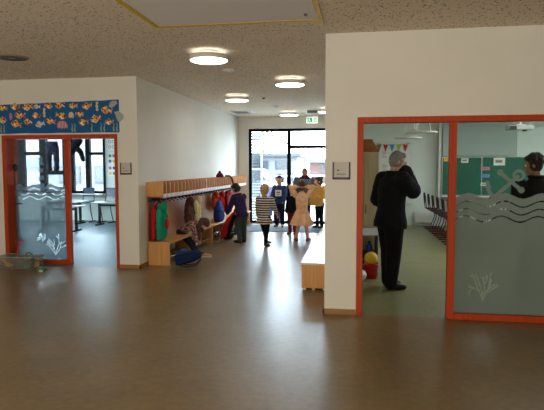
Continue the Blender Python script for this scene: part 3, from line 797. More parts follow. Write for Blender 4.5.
# girl in peach dress, arms raised behind her head
person('person in a peach dress with a back bow, both arms raised behind the head', (-1.22, 11.5, 0), 6, 1.31, True, wide=1.1,
       hands={'l': (-.05, -.05, .90), 'r': (.05, -.05, .90)}, poles={'l': (-1, .1, .25), 'r': (1, .1, .25)}, feet={'l': (-.085, .0, .04, 20), 'r': (.095, -.02, .04, -24)},
       top=(F_peach, 0, .8, .012, 'dress'), skirt=(.27, .19, 7), shoes=mat('dark_pink_shoe', (140, 70, 70), .5), hair='bun', hair_mat=H_brown)
# boy in blue jacket
person('person in a blue jacket with a white chest print, standing left of the door post', (-2.10, 14.2, .012), 172, 1.36, True,
       hands={'l': (-.12, .14, .52), 'r': (.13, .14, .52)}, top=(mat('blue_jacket', (30, 50, 98), .7, .15, 14, bump=.2, bscale=150), .03, 1.0, .02, 'jacket'), bottom=(F_navy, 'trousers', .012), shoes=S_black, hair='short', hair_mat=H_dark)
# dark child behind the peach dress
person('person in dark clothes half hidden behind the peach dress', (-1.57, 12.72, 0), 160, 1.13, True,
       top=(F_black, .02, 1.0, .016, 'jacket'), bottom=(fabric('red_trousers', (120, 40, 40)), 'trousers', .012), shoes=S_brown, hair='short', hair_mat=H_dark)
# adult at the entrance
person('person in a dark headscarf and grey coat, tallest figure at the entrance', (-1.48, 14.72, 0), 175, 1.55, False, skin=M_skin2,
       top=(fabric('charcoal_coat', (92, 94, 100)), .14, 1.0, .03, 'coat', 1.1), bottom=(F_black, 'trousers', .012), shoes=S_black, hair='headscarf', hair_mat=fabric('dark_scarf', (52, 30, 38)), wide=1.3)
# child in ochre top holding a board
person('person in an ochre top and black leggings holding a flat ochre folder', (-1.03, 14.08, .012), 140, 1.33, True, turn=-35, nod=6,
       hands={'l': (-.11, .15, .62), 'r': (.12, .15, .62)}, top=(F_ochre, .05, 1.0, .018, 'sweater'), bottom=(F_black, 'leggings', .008), shoes=S_black, hair='bun', hair_mat=H_dark)
o = MB().box((-.17, -.014, -.24), (.17, .014, .24)).box((-.165, -.017, -.235), (-.13, -.0145, .235)).build('folder', mat('ochre_card', (196, 142, 68), .6, .08, 6), bevel=.003)
o.location = (-1.10, 13.82, .85); o.rotation_euler = (0, 0, .1)
tag(o, 'large flat ochre card folder held upright by the child at the right', 'folder')
# pale children outside
F_pale = fabric('pale_jacket', (88, 90, 98)); F_lilac = fabric('lilac_jacket', (60, 56, 74))
for lab, loc, hd, hh, tp, hr, hm in (('person in a pale hooded jacket outside the glass, behind the blue jacket', (-2.5, 16.4, -.1), 175, 1.3, F_pale, 'hood', F_pale),
                           ('person in a lilac jacket standing outside the left window pane', (-3.05, 18.2, -.1), 160, 1.28, F_lilac, 'short', H_brown)):
    person(lab, loc, hd, hh, True, top=(tp, .05, 1.0, .02, 'jacket'), bottom=(F_navy, 'trousers', .012), shoes=S_black, hair=hr, hair_mat=hm)
# white print on the blue jacket is a badge of its own
for o in list(bpy.data.objects):
    if o.name.startswith('person') and 'blue jacket with a white' in str(o.get('label', '')):
        MB().box((-.085, .122, .82), (.085, .131, .98)).build('chest_print', M_paper, o, bevel=.002)
        MB().box((-.045, .1312, .86), (.045, .133, .88)).box((-.05, .1312, .91), (.05, .133, .94)).build('print_lines', F_navy, o)
    if o.name.startswith('person') and 'peach dress with a back bow' in str(o.get('label', '')):
        g = MB(); zz = .60 * 1.31; yy = -.098 * 1.31
        for s in (-1, 1):
            g.ell((s * .045, yy - .01, zz + .01), (.045, .018, .028), Matrix.Rotation(s * -.3, 3, 'Y'))
            g.chain([(s * .01, yy - .012, zz), (s * .045, yy - .02, zz - .16)], [.012, .018], 8)
        g.ell((0, yy - .015, zz), .017)
        g.build('bow', F_peach, o, voxel=.006, relax=2)

# ------------------------------------------------------------------ coats and bags on the hooks
XH = XL + .15
def jacket(y, m, label, length=.52, w=.15, x=XH + .03, hood=None, ztop=1.02, group=None, th=1.0):
    t = thing('jacket', label, 'jacket', (x, y, 0))
    g = MB()
    lv = [(0, .02, .02), (.05, .07, .045), (.12, w * .9, .06), (length * .5, w, .075), (length * .85, w * 1.1, .07), (length, w * 1.12, .06)]
    g.rings([[V((th * b * math.cos(2 * PI * i / 20), a * math.sin(2 * PI * i / 20) * (1 + .05 * math.sin(5 * 2 * PI * i / 20)), ztop - d)) for i in range(20)] for d, a, b in lv])
    g.build('jacket_body', m, t, voxel=.01, wrinkle=.03, wscale=.07, relax=2)
    for s in (-1, 1):
        MB().chain([(.01, s * w * .8, ztop - .13), (.03, s * (w + .03), ztop - .3), (.02, s * (w + .02), ztop - .13 - length * .7)], [.05, .045, .035], 10).build('sleeve', m, t, voxel=.01, wrinkle=.02, wscale=.05, relax=2)
    MB().ell((.05, 0, ztop - .07), (.06, .085, .09)).build('hood', hood or m, t, voxel=.01, wrinkle=.02, wscale=.05, relax=2)
    return t
def backpack(name, loc, rz, m, label, s=1.0, m2=None, tilt=0):
    t = thing(name, label, 'bag', loc, rz); t.rotation_euler = (tilt, 0, rz)
    g = MB(); n = 24
    sq = lambda a, e: math.copysign(abs(a) ** e, a)
    lv = [(0, .8), (.03, .98), (.15, 1.03), (.27, .98), (.36, .85), (.41, .5)]
    g.rings([[V((.15 * s * k * sq(math.cos(2 * PI * i / n), .6), .085 * s * k * sq(math.sin(2 * PI * i / n), .6), z * s)) for i in range(n)] for z, k in lv])
    g.build('bag_body', m, t, voxel=.009, wrinkle=.02, wscale=.08, relax=2)
    MB().ell((0, -.09 * s, .13 * s), (.115 * s, .05 * s, .1 * s)).build('front_pocket', m2 or m, t, voxel=.008, wrinkle=.015, relax=2)
    for q in (-1, 1):
        MB().tube([(q * .07 * s, .085 * s, .38 * s), (q * .08 * s, .15 * s, .28 * s), (q * .09 * s, .12 * s, .12 * s), (q * .09 * s, .085 * s, .05 * s)], .012 * s, 8).build('strap', M_dark, t, smooth=True)
    MB().tube([(-.04 * s, 0, .40 * s), (-.03 * s, 0, .45 * s), (.03 * s, 0, .45 * s), (.04 * s, 0, .40 * s)], .009 * s, 8).build('carry_handle', M_dark, t, smooth=True)
    MB().tube([(-.1 * s, -.139 * s, .16 * s), (0, -.143 * s, .17 * s), (.1 * s, -.139 * s, .16 * s)], .004 * s, 6).build('zip', M_chrome, t)
    return t
jacket(8.56, F_redc, 'red jacket behind the green one on the first hooks', .62, .21, XH - .06, th=.8)
jacket(8.42, F_green, 'bright green jacket with red lining on the first hooks', .60, .12, XH + .055)
t = MB().ell((XH + .15, 8.44, .68), (.03, .05, .09)).build('scarf', F_redc, None, voxel=.008, wrinkle=.02, relax=2)
tag(t, 'small red scarf tucked in front of the green jacket', 'scarf')
jacket(9.95, F_brown, 'brown puffy jacket above the seated child', .50, .15)
jacket(10.42, F_cream, 'cream fleece jacket beside the brown one', .52, .14, XH + .05)
jacket(12.02, fabric('orange_cloth', (205, 70, 30)), 'orange-red jacket hanging above the blue cloth bag', .34, .10, XH - .02)
b = MB(); n = 20
b.rings([[V((.06 + .10 * k * math.cos(2 * PI * i / n) * 1.0, .28 * k * math.sin(2 * PI * i / n), z)) for i in range(n)] for z, k in ((.93, .15), (.86, .5), (.7, .95), (.56, 1.1), (.47, .9), (.44, .5))])
t = thing('cloth_bag', 'blue drawstring cloth bag hanging beside the red coats', 'bag', (XH + .10, 11.72, -.06))
b.build('bag_body', F_blue, t, voxel=.01, wrinkle=.03, relax=2)
MB().tube([(.05, .0, .92), (.03, .01, 1.09), (.06, -.02, .92)], .006, 6).build('cord', M_dark, t)
jacket(12.42, F_redc, 'bright red jacket right of the blue cloth bag', .46, .12, XH + .02)
jacket(12.78, F_maroon, 'dark maroon jacket between red and pink jackets', .50, .15, XH + .07)
jacket(12.72, F_pink, 'small pink jacket under the middle of the far shelf', .26, .09, XH + .15)
jacket(13.25, F_black, 'black jacket hanging nearest the purple hoodie', .56, .13, XH)
backpack('backpack', (-2.83, 8.02, .145), math.radians(-76), fabric('dark_blue_nylon', (18, 36, 74)), 'dark blue school backpack lying on the floor by the first bench', 1.0, fabric('blue_nylon', (34, 62, 110)), tilt=-1.32)
backpack('backpack', (-2.88, 11.62, .0), math.radians(70), F_maroon, 'dark maroon backpack leaning against the bench by the purple hoodie', .95, fabric('dark_nylon', (40, 34, 40)))
# red jacket held by the child
t = thing('jacket', 'red and black jacket held down by the child in the purple hoodie', 'jacket', (-2.72, 11.33, 0))
g = MB(); g.rings([[V((x + a * math.cos(2 * PI * i / 16), .05 * math.sin(2 * PI * i / 16) + y, z + .04 * math.cos(2 * PI * i / 16))) for i in range(16)] for x, y, z, a in ((.06, .0, .66, .04), (.0, -.02, .56, .09), (-.08, -.03, .4, .11), (-.13, -.03, .22, .11), (-.16, -.02, .08, .10))])
g.build('jacket_body', F_redc, t, voxel=.01, wrinkle=.03, relax=2)
MB().chain([(.07, -.07, .55), (-.02, -.1, .3), (-.06, -.09, .1)], [.045, .05, .04]).build('sleeve', F_black, t, voxel=.01, wrinkle=.02, relax=2)
MB().chain([(.12, .06, .6), (.08, .07, .35), (.06, .06, .16)], [.04, .045, .04]).build('sleeve', F_grey, t, voxel=.01, wrinkle=.02, relax=2)
# things lying on and in the shelf
def hat(loc, m, m2, label, s=1.0):
    t = thing('knit_hat', label, 'hat', loc)
    MB().lathe([(.1 * s, 0), (.105 * s, .03 * s), (.09 * s, .08 * s), (.05 * s, .12 * s), (.005, .13 * s)]).build('hat_body', m, t, voxel=.008, wrinkle=.02, relax=2)
    MB().ell((0, 0, .14 * s), .035 * s).build('pompom', m2, t, voxel=.008, wrinkle=.015, relax=1)
hat((XL + .17, 10.003, 1.124), F_redc, F_pink, 'red and pink knitted hat lying in a cubbyhole', .8)
hat((XL + .19, 12.28, 1.362), F_maroon, F_black, 'dark maroon knitted hat on top of the long shelf', .85)
t = thing('scarf', 'grey and black scarf hanging over the front of the far cubbyholes', 'scarf', (XL + .2, 13.0, 0))
MB().chain([(-.02, -.12, 1.385), (.05, -.02, 1.385), (.098, .04, 1.32), (.105, .1, 1.22), (.118, .14, 1.14)], [.02, .022, .02, .022, .02]).build('scarf_cloth', F_grey, t, voxel=.007, wrinkle=.012, relax=1)
MB().chain([(.118, .14, 1.14), (.13, .17, 1.09)], [.018, .012]).build('fringe', F_black, t, voxel=.007, relax=1)
# shoes under the bench
for (x, y, m, lab) in ((-2.76, 9.22, mat('tan_shoe', (190, 150, 100), .6), 'tan shoe on the floor beside the seated child'), (-3.14, 11.2, S_brown, 'brown shoe under the bench beside the maroon backpack')):
    t = thing('shoe', lab, 'shoe', (x, y, 0), -1.3)
    MB().chain([(0, 0, .04), (0, .08, .036), (0, .14, .03)], [.036, .034, .026]).build('shoe_upper', m, t, voxel=.007, relax=2)
    MB().box((-.034, -.03, 0), (.034, .165, .014)).build('sole', M_white, t, bevel=.006)

# ------------------------------------------------------------------ toy crate by the left door
tx, ty = -5.3, 7.72
t = thing('toy_crate', 'clear plastic crate of sand toys on the floor by the left door', 'crate', (tx, ty, 0))
M_clear = film_mat('clear_plastic', (190, 186, 178), .72, .5)
MB().box((-.3, -.16, .002), (.3, .16, .01)).build('crate_bottom', M_clear, t)
MB().box((-.3, -.16, .01), (.3, -.152, .2)).box((-.3, .152, .01), (.3, .16, .2)).box((-.3, -.152, .01), (-.292, .152, .2)).box((.292, -.152, .01), (.3, .152, .2)).build('crate_wall', M_clear, t)
MB().box((-.312, -.172, .2), (.312, -.150, .212)).box((-.312, .150, .2), (.312, .172, .212)).box((-.312, -.15, .2), (-.29, .15, .212)).box((.29, -.15, .2), (.312, .15, .212)).build('crate_rim', mat('rim_plastic', (150, 140, 128), .4), t)
P_red = mat('red_plastic', (190, 28, 30), .35, .05); P_green = mat('green_plastic', (16, 120, 80), .35, .05); P_yellow = mat('yellow_plastic', (215, 170, 40), .35, .05); P_grey = mat('grey_plastic', (66, 66, 74), .5, .1)
def toy(name, label, loc, parts, rz=0):
    q = thing(name, label, 'toy', loc, rz)
    for pn, bb, m in parts: bb.build(pn, m, q, smooth=True)
    return q
loop = lambda c, r, n=12: [(c[0] + r * math.cos(2 * PI * i / n), c[1], c[2] + r * math.sin(2 * PI * i / n)) for i in range(n + 1)]
toy('toy_shovel', 'red toy shovel with loop handle standing in the crate', (tx - .13, ty + .09, .012), [('shaft', MB().tube([(0, 0, .1), (.04, .01, .33)], .013, 8), P_red), ('handle', MB().tube([(.04, .01, .33), (0, .01, .37), (.02, .01, .41), (.07, .01, .42), (.1, .01, .39), (.085, .01, .35), (.04, .01, .33)], .011, 8), P_red), ('blade', MB().ell((-.005, 0, .07), (.05, .015, .065)), P_red)])
toy('toy_rake', 'green toy spade with arched handle at the right of the crate', (tx + .20, ty - .07, .012), [('handle', MB().tube([(-.05, 0, .05), (-.05, 0, .19), (-.03, 0, .25), (.01, 0, .265), (.05, 0, .23), (.07, 0, .14)], .014, 8), P_green), ('blade', MB().ell((-.05, 0, .045), (.05, .02, .04)), P_green)])
toy('toy_scoop', 'yellow toy scoop lying slanted at the left of the crate', (tx - .235, ty - .08, .012), [('shaft', MB().tube([(-.03, 0, .15), (.08, 0, .07)], .016, 8), P_yellow), ('blade', MB().ell((.1, 0, .055), (.055, .04, .03)), P_yellow)])
toy('toy_bucket', 'dark grey toy bucket lying in the middle of the crate', (tx + .0, ty - .02, .012), [('bucket_body', MB().lathe([(.06, 0), (.085, .13), (.078, .13), (.054, .008)], cap=True), P_grey), ('bucket_handle', MB().tube([(.082, 0, .12), (.06, 0, .17), (0, 0, .19), (-.06, 0, .17), (-.082, 0, .12)], .005, 6), P_grey)])
toy('toy_sieve', 'green toy sieve lying flat on top of the crate', (tx - .19, ty + .06, .16), [('sieve_ring', MB().lathe([(.07, .0), (.078, .03), (.07, .03), (.062, .0)], cap=False), P_green), ('sieve_net', MB().lathe([(.064, .004), (.002, .003)]), P_green)])
toy('toy_ball', 'small dark purple ball in the crate beside the green spade', (tx + .12, ty + .092, .072), [('ball', MB().ell((0, 0, 0), .06), mat('purple_plastic', (70, 48, 70), .5))])
toy('toy_mold', 'yellow sand mould at the right inside the crate', (tx + .24, ty + .07, .012), [('mold', MB().lathe([(.03, 0), (.045, .02), (.04, .09), (.015, .12), (.002, .125)], n=8), P_yellow)])
toy('toy_turtle', 'green sand mould lying on the floor right of the crate', (tx + .41, ty - .08, .0), [('mold_shell', MB().lathe([(.07, .001), (.065, .03), (.035, .05), (.002, .055)], n=12), P_green), ('mold_head', MB().ell((.08, 0, .02), (.025, .02, .018)), P_green)])
toy('toy_brick', 'small white toy piece on the floor right of the green mould', (tx + .46, ty - .17, 0), [('brick', MB().box((-.025, -.015, .001), (.025, .015, .018)), M_white), ('stud', MB().lathe([(.008, .018), (.008, .024)], (-.01, 0, 0), 10).lathe([(.008, .018), (.008, .024)], (.012, 0, 0), 10), M_white)])

# ------------------------------------------------------------------ school furniture
M_top = mat('desk_laminate', (170, 178, 180), .3, .04, 3, spec=.6)
M_seatm = mat('chair_ply', (58, 70, 86), .35, .08)
M_seatd = mat('chair_dark', (24, 25, 30), .65, .1, spec=.15)
def desk(proto_label, loc, rz=0, w=1.3, d=.5, h=.64, m=None, group=None):
    t = thing('school_desk', proto_label, 'desk', loc, rz, group)
    MB().box((-w / 2, -d / 2, h - .025), (w / 2, d / 2, h)).build('desk_top', m or M_top, t, bevel=.005)
    for s in (-1, 1):
        l = MB().box((s * (w / 2 - .15) - .025, -.035, .04), (s * (w / 2 - .15) + .025, .035, h - .026)).build('leg', M_black, t, bevel=.004)
        MB().box((s * (w / 2 - .15) - .028, -d / 2 + .02, .0), (s * (w / 2 - .15) + .028, d / 2 - .02, .04)).build('leg_foot', M_black, l, bevel=.006)
    MB().box((-w / 2 + .17, -.02, h - .12), (w / 2 - .17, .02, h - .06)).build('crossbar', M_black, t)
    return t
def chair(label, loc, rz, m, sh=.42, group=None, fm=None):
    t = thing('school_chair', label, 'chair', loc, rz, group); fm = fm or M_black
    g = MB(); n = 8
    MB().prism([(-.19, 0), (-.15, -.012), (.12, -.012), (.18, -.03), (.2, -.045), (.2, -.033), (.18, -.016), (.12, .002), (-.15, .002), (-.19, .014)], -.18, .18, lambda u, w, s: V((s, u, sh + w))).build('seat', m, t, bevel=.004)
    MB().prism([(-.2, .14), (-.215, .22), (-.225, .34), (-.22, .40), (-.21, .40), (-.213, .34), (-.202, .22), (-.188, .14)], -.18, .18, lambda u, w, s: V((s, u, sh + w))).build('backrest', m, t, bevel=.004)
    for s in (-1, 1):
        MB().tube([(s * .17, -.212, sh + .34), (s * .17, -.19, sh + .1), (s * .17, -.16, sh - .02), (s * .17, .1, sh - .02), (s * .17, .06, sh * .5), (s * .18, -.02, .06), (s * .18, .0, .025)], .013, 8).build('frame_tube', fm, t, smooth=True)
        MB().box((s * .18 - .02, -.2, 0), (s * .18 + .02, .22, .03)).build('skid', fm, t, bevel=.006)
    MB().tube([(-.17, -.1, sh - .03), (.17, -.1, sh - .03)], .011, 8).build('stretcher', fm, t)
    return t
chair_frame_red = mat('dark_red_metal', (70, 26, 26), .4)
# left classroom
for lab, loc, rz, w in (('school desk nearest the open left classroom door, black T-shaped leg', (-7.48, 12.55, 0), 0, 1.2),
                     ('school desk right of the doorway view, below the paper wall posters', (-6.66, 14.0, 0), 0, 1.25),
                     ('school desk farthest back under the black window', (-8.35, 14.25, 0), 0, 1.3)):
    desk(lab, loc, rz, w)
for lab, loc, rz in (('blue-grey school chair under the window, left of three', (-8.75, 14.72, 0), 2.9), ('blue-grey school chair in the middle, before the window post', (-7.95, 14.78, 0), 3.2), ('blue-grey school chair at the right, below the wall posters', (-7.25, 14.70, 0), 3.0)):
    chair(lab, loc, rz, M_seatm, .60)
for k, (lab, x, y) in enumerate((('school desk behind the frosted pane of the left classroom, nearer one', -9.0, 11.5), ('school desk behind the frosted pane of the left classroom, farther one', -10.1, 13.2))): desk(lab, (x, y, 0))
# wall posters by the window
PC = [(200, 60, 60), (60, 110, 180), (225, 190, 60), (70, 150, 90), (180, 90, 150), (70, 70, 80)]
for k, (z, lab) in enumerate(((2.28, 'white wall poster of round dark icons, topmost right of the left classroom window'), (1.86, 'white wall poster of coloured squares, second from the top beside the window'), (1.50, 'white wall poster of coloured squares, third from the top beside the window'))):
    t = thing('wall_poster', lab, 'poster', (-7.22, YE - .004, z))
    MB().box((-.2, -.004, -.17), (.2, 0, .17)).build('poster_sheet', M_paper, t)
    for i in range(3):
        for j in range(2):
            c = (-.12 + i * .12, -.006, -.08 + j * .16)
            if k == 0: MB().tube([(c[0] + .04 * math.cos(2 * PI * q / 14), -.006, c[2] + .04 * math.sin(2 * PI * q / 14)) for q in range(15)], .006, 5).build('icon', M_dark, t)
            else: MB().box((c[0] - .042, -.007, c[2] - .042), (c[0] + .042, -.0045, c[2] + .042)).build('colour_square', mat('poster_colour_%d' % ((i + 2 * j + k) % 6), PC[(i + 2 * j + k) % 6], .7), t)
# dark clothes hung before the window
t = thing('hanging_trousers', 'dark blue trousers hanging in front of the left classroom window', 'trousers', (-8.95, 14.75, 0))
g = MB(); g.rings([[V((.2 * k * math.cos(2 * PI * i / 18), .07 * math.sin(2 * PI * i / 18), z)) for i in range(18)] for z, k in ((2.36, .8), (2.2, 1), (2.05, 1.05), (1.98, .9))])
for s in (-1, 1): g.chain([(s * .11, 0, 2.05), (s * .125, 0, 1.75), (s * .11, 0, 1.5)], [.085, .075, .07])
g.build('trouser_cloth', F_navy, t, voxel=.012, wrinkle=.04, relax=2)
MB().tube([(-.15, 0, 2.36), (-.1, 0, 3.0)], .006, 6).tube([(.15, 0, 2.36), (.1, 0, 3.0)], .006, 6).build('cord', M_dark, t)
PUP = t = thing('hanging_puppet', 'dark floppy puppet figure hanging before the right window half', 'puppet', (-8.22, 14.7, 0))
MB().chain([(.14, 0, 2.36), (-.02, 0, 2.22), (-.14, 0, 2.0)], [.11, .14, .10]).chain([(.0, 0, 2.22), (.18, 0, 2.05), (.26, 0, 1.82)], [.09, .08, .06]).chain([(-.05, 0, 2.2), (-.2, 0, 2.02), (-.26, 0, 1.84)], [.07, .07, .06]).build('puppet_body', F_black, t, voxel=.012, wrinkle=.03, relax=2)
MB().ell((.16, 0, 2.42), .075).build('puppet_head', F_navy, t, voxel=.01, relax=2)
MB().tube([(.16, 0, 2.48), (.16, 0, 3.0)], .006, 6).build('cord', M_dark, t)

def pendant(x, y, z, r, label):
    t = thing('pendant_lamp', label, 'pendant lamp', (x, y, ZC))
    dz = z - ZC
    MB().lathe([(r, dz - .012), (r, dz + .012), (r * .9, dz + .022), (.03, dz + .03)]).build('lamp_disc', M_rim, t, smooth=False)
    MB().lathe([(r * .93, dz - .014), (.01, dz - .016)]).build('diffuser', mat('opal', (225, 228, 225), .5, .02), t)
    for a in (0, 2.1, 4.2): MB().tube([(r * .6 * math.cos(a), r * .6 * math.sin(a), dz + .02), (.03 * math.cos(a), .03 * math.sin(a), -.04)], .004, 6).build('cable', M_chrome, t)
    MB().lathe([(.05, -.001), (.05, -.04), (.01, -.05)]).build('ceiling_rose', M_rim, t)
pendant(1.18, 11.0, 2.27, .31, 'flat round pendant lamp in the right classroom, nearer and larger')
pendant(1.10, 12.9, 2.26, .31, 'flat round pendant lamp in the right classroom, farther and smaller')
pendant(-8.5, 12.0, 2.42, .45, 'flat round pendant lamp in the left classroom beyond the open door')
pendant(-8.0, 10.6, 2.36, .45, 'flat round pendant lamp in the left classroom behind the glazed pane')

# right classroom
t = thing('cabinet', 'tall beige cupboard behind the grey-haired person, orange box on top', 'cabinet', (.07, 9.3, 0))
M_beige = wood('beige_laminate', (178, 158, 120), .5, 'Z')
MB().box((-.22, -.4, .05), (.23, .4, 1.84)).box((-.2, -.38, 0), (.21, .38, .05)).build('cabinet_body', M_beige, t, bevel=.004)
for s in (-1, 1):
    dq = MB().box((s * .112 - .106, -.42, .07), (s * .112 + .106, -.402, 1.82)).build('door', M_beige, t, bevel=.003)
    MB().tube([(s * .03, -.43, .85), (s * .03, -.445, .87), (s * .03, -.445, .97), (s * .03, -.43, .99)], .007, 6).build('door_handle', M_black, dq, smooth=True)
t = thing('storage_box', 'dark orange box with a slanted lid on top of the beige cupboard', 'box', (.05, 9.25, 1.841))
M_orbox = wood('orange_box', (150, 84, 36), .6, 'X')
MB().prism([(-.2, 0), (.26, 0), (.15, .19), (-.2, .19)], -.3, .3, lambda x, z, y: V((x, y, z))).build('box_body', M_orbox, t, bevel=.006)
MB().box((-.2, -.31, .192), (.15, .31, .205)).build('box_lid', M_orbox, t, bevel=.004)
t = thing('low_shelf', 'low grey-topped shelf left behind the grey-haired person', 'shelf', (.06, 8.42, 0))
MB().box((-.22, -.38, .59), (.23, .38, .62)).build('shelf_top', M_top, t, bevel=.004)
for xx in (-.2, .2): MB().box((xx - .015, -.36, 0), (xx + .015, .36, .589)).build('side_panel', M_dark, t)
MB().box((-.185, -.36, .25), (.185, .36, .27)).build('shelf_board', M_dark, t)
t = thing('bucket', 'red plastic bucket on the floor below the low shelf', 'bucket', (.17, 7.82, 0))
MB().lathe([(.085, 0), (.11, .2), (.118, .205), (.118, .215), (.104, .215), (.08, .01)], cap=True).build('bucket_body', P_red, t, smooth=True)
MB().tube([(.112 * math.cos(a), .02, .2 - .06 * math.sin(a)) for a in [PI * k / 8 for k in range(9)]], .005, 6).build('bucket_handle', M_white, t)
tag(MB().ell((0, 0, 0), .1, None, 20, 12).build('ball', P_yellow, smooth=True), 'yellow ball resting on the red bucket', 'ball').location = (.17, 7.82, .285)
o = MB().ell((0, 0, 0), .075, None, 18, 12).tube([(.0755 * math.cos(2 * PI * k / 20), 0, .0755 * math.sin(2 * PI * k / 20)) for k in range(21)], .004, 5).build('ball', M_white, smooth=True)
o.location = (.03, 7.62, .08); tag(o, 'white ball on the floor beside the red bucket', 'ball')
t = thing('bottle', 'blue drinking bottle on the low shelf board', 'bottle', (.15, 8.18, .271))
MB().lathe([(.04, 0), (.045, .01), (.045, .14), (.025, .18)]).build('bottle_body', mat('blue_plastic', (40, 70, 170), .3), t, smooth=True)
MB().lathe([(.024, .181), (.024, .215), (.015, .22)]).build('cap', M_dark, t)
t = thing('notice_board', 'white notice board on the far wall of the right classroom, under pennants', 'board', (.95, YE - .003, 1.4))
MB().box((-.42, -.03, -.8), (.42, 0, .84)).build('board_panel', mat('white_board', (214, 222, 216), .5, .03), t, bevel=.004)
MB().box((-.44, -.035, .84), (.44, 0, .86)).box((-.44, -.035, -.82), (.44, 0, -.8)).box((-.44, -.035, -.8), (-.42, 0, .84)).box((.42, -.035, -.8), (.44, 0, .84)).build('board_frame', M_rim, t)
for k, (x, z) in enumerate(((.66, 1.93), (.68, 1.58))):
    q = thing('notice_sheet', ('upper' if k == 0 else 'lower') + ' grey printed sheet on the white notice board by the head', 'paper', (x, YE - .034, z))
    MB().box((-.1, -.004, -.14), (.1, 0, .14)).build('sheet', M_paper, q)
    b = MB()
    for r in range(6): b.box((-.08, -.006, .09 - r * .035), (.03 + .05 * ((r * 7) % 3) / 2, -.0045, .1 - r * .035))
    b.build('print_lines', M_rim if 0 else mat('grey_print', (130, 135, 135), .8), q)
t = thing('bunting', 'string of five coloured pennants across the top of the white notice board', 'bunting', (.87, YE - .05, 2.2))
MB().tube([(-.46, 0, .03), (-.2, -.002, .0), (0, -.003, -.005), (.2, -.002, 0), (.46, 0, .03)], .004, 6).build('string', M_dark, t)
for k, c in enumerate(((110, 112, 40), (180, 40, 40), (70, 140, 200), (160, 175, 40), (190, 40, 44))):
    x = -.36 + k * .175
    MB().prism([(x - .065, -.0), (x + .065, -.0), (x, -.2)], -.006, -.003, lambda u, w, y: V((u, y, w))).build('pennant', mat('pennant_%d' % k, c, .8), t)
t = thing('radiator', 'low white radiator at the foot of the far wall in the right classroom', 'radiator', (1.72, YE - .002, 0))
MB().box((-.24, -.09, .08), (.24, -.04, .38)).build('radiator_panel', M_white, t, bevel=.006)
for k in range(8): MB().box((-.22 + k * .06, -.098, .1), (-.2 + k * .06, -.091, .36)).build('fin', M_white, t)
MB().box((-.2, -.05, .0), (-.17, 0, .1)).box((.17, -.05, 0), (.2, 0, .1)).build('bracket', M_rim, t)
pos = ['nearest the doorway', 'second', 'third', 'fourth', 'fifth', 'farthest back']
for k in range(6):
    chair('dark school chair in the row seen past the doorway post, %s' % (pos[k] if k in (0, 5) else pos[k] + ' from the front'), (1.93 - .01 * k, 10.9 + .72 * k, 0), -PI / 2, M_seatd, .53, 'dark chairs in a row in the right classroom', chair_frame_red)
for k in range(6):
    chair('dark school chair on the far side of the desks behind the frosted glass', (3.12, 10.9 + .72 * k, 0), PI / 2, M_seatd, .50, 'dark chairs beyond the desks', chair_frame_red)
for k in range(3):
    desk('school desk beside the row of dark chairs, ' + ['nearest', 'middle', 'farthest'][k], (2.52, 11.25 + 1.45 * k, 0), PI / 2, 1.35, .55, .72, mat('dark_desk', (74, 70, 62), .5),  'desks beside the dark chairs')
# chalkboard with lifting white screen
t = thing('chalkboard', 'green double chalkboard on the far wall of the right classroom', 'chalkboard', (3.15, YE - .228, 1.33))
M_cb = mat('chalkboard_green', (18, 92, 72), .55, .12, 3)
for x0, x1 in ((-.99, -.012), (.012, 1.14)):
    MB().box((x0, -.05, -.47), (x1, -.02, .51)).build('board_leaf', M_cb, t)
MB().box((-1.01, -.055, .51), (1.16, -.015, .53)).box((-1.01, -.055, -.49), (1.16, -.015, -.47)).box((-1.01, -.055, -.47), (-.99, -.015, .51)).box((1.14, -.055, -.47), (1.16, -.015, .51)).box((-.011, -.055, -.47), (.011, -.015, .51)).build('board_frame', M_chrome, t)
MB().box((-1.0, -.13, -.53), (1.14, -.02, -.495)).build('chalk_tray', M_white, t)
t = thing('whiteboard', 'pale grey lifted board panel directly above the green chalkboard', 'whiteboard', (3.08, YE - .23, 2.29))
MB().box((-.92, -.045, -.41), (.9, -.012, .42)).build('board_panel', mat('grey_panel', (158, 172, 168), .5, .03), t)
for x0, lab in ((2.06, 'pale upright wall rail left of the lifted board panel'), (3.86, 'pale upright wall rail behind the right part of the lifted board panel')):
    q = thing('board_rail', lab, 'rail', (x0, YE - .002, 0))
    MB().box((0, -.238, .75), (.07, -.16, 2.9)).build('rail_post', M_rim, q, bevel=.004)
    MB().box((.01, -.16, 2.5), (.06, 0, 2.6)).box((.01, -.16, .9), (.06, 0, 1.0)).build('wall_bracket', M_rim, q)
for x, z, w, h, c, lab in ((2.25, 1.79, .07, .05, (225, 170, 60), 'small yellow card at the top left of the chalkboard'), (2.38, 1.78, .06, .05, (225, 225, 215), 'small white card right of the yellow card on the chalkboard'), (2.72, 1.76, .09, .06, (225, 225, 215), 'white card at the top of the left chalkboard leaf'), (3.58, 1.73, .14, .1, (230, 228, 215), 'large white picture sheet at the top of the right chalkboard leaf'),
                     (3.24, 1.55, .11, .045, (200, 130, 140), 'pink strip magnet on the chalkboard, top of three'), (3.24, 1.36, .11, .045, (110, 150, 200), 'blue strip magnet on the chalkboard, middle of three'), (3.24, 1.14, .11, .045, (205, 215, 205), 'pale strip magnet on the chalkboard, lowest of three')):
    q = thing('card', lab, 'paper', (x, YE - .284, z))
    MB().box((-w, -.003, -h), (w, .004, h)).build('sheet', mat('card_%d_%d_%d' % c, c, .7), q)
    if w > .08: MB().box((-w * .7, -.005, -h * .3), (w * .5, -.0035, h * .4)).build('print', mat('grey_print', (130, 135, 135), .8), q)
t = thing('projector', 'ceiling projector on a bracket before the far wall of the right classroom', 'projector', (3.72, 13.6, 2.52))
MB().box((-.3, -.16, -.06), (.27, .16, .05)).build('projector_body', mat('projector_grey', (170, 172, 166), .5), t, bevel=.02)
MB().box((-.29, -.175, -.055), (-.12, -.161, .03)).build('vent_grille', M_dark, t)
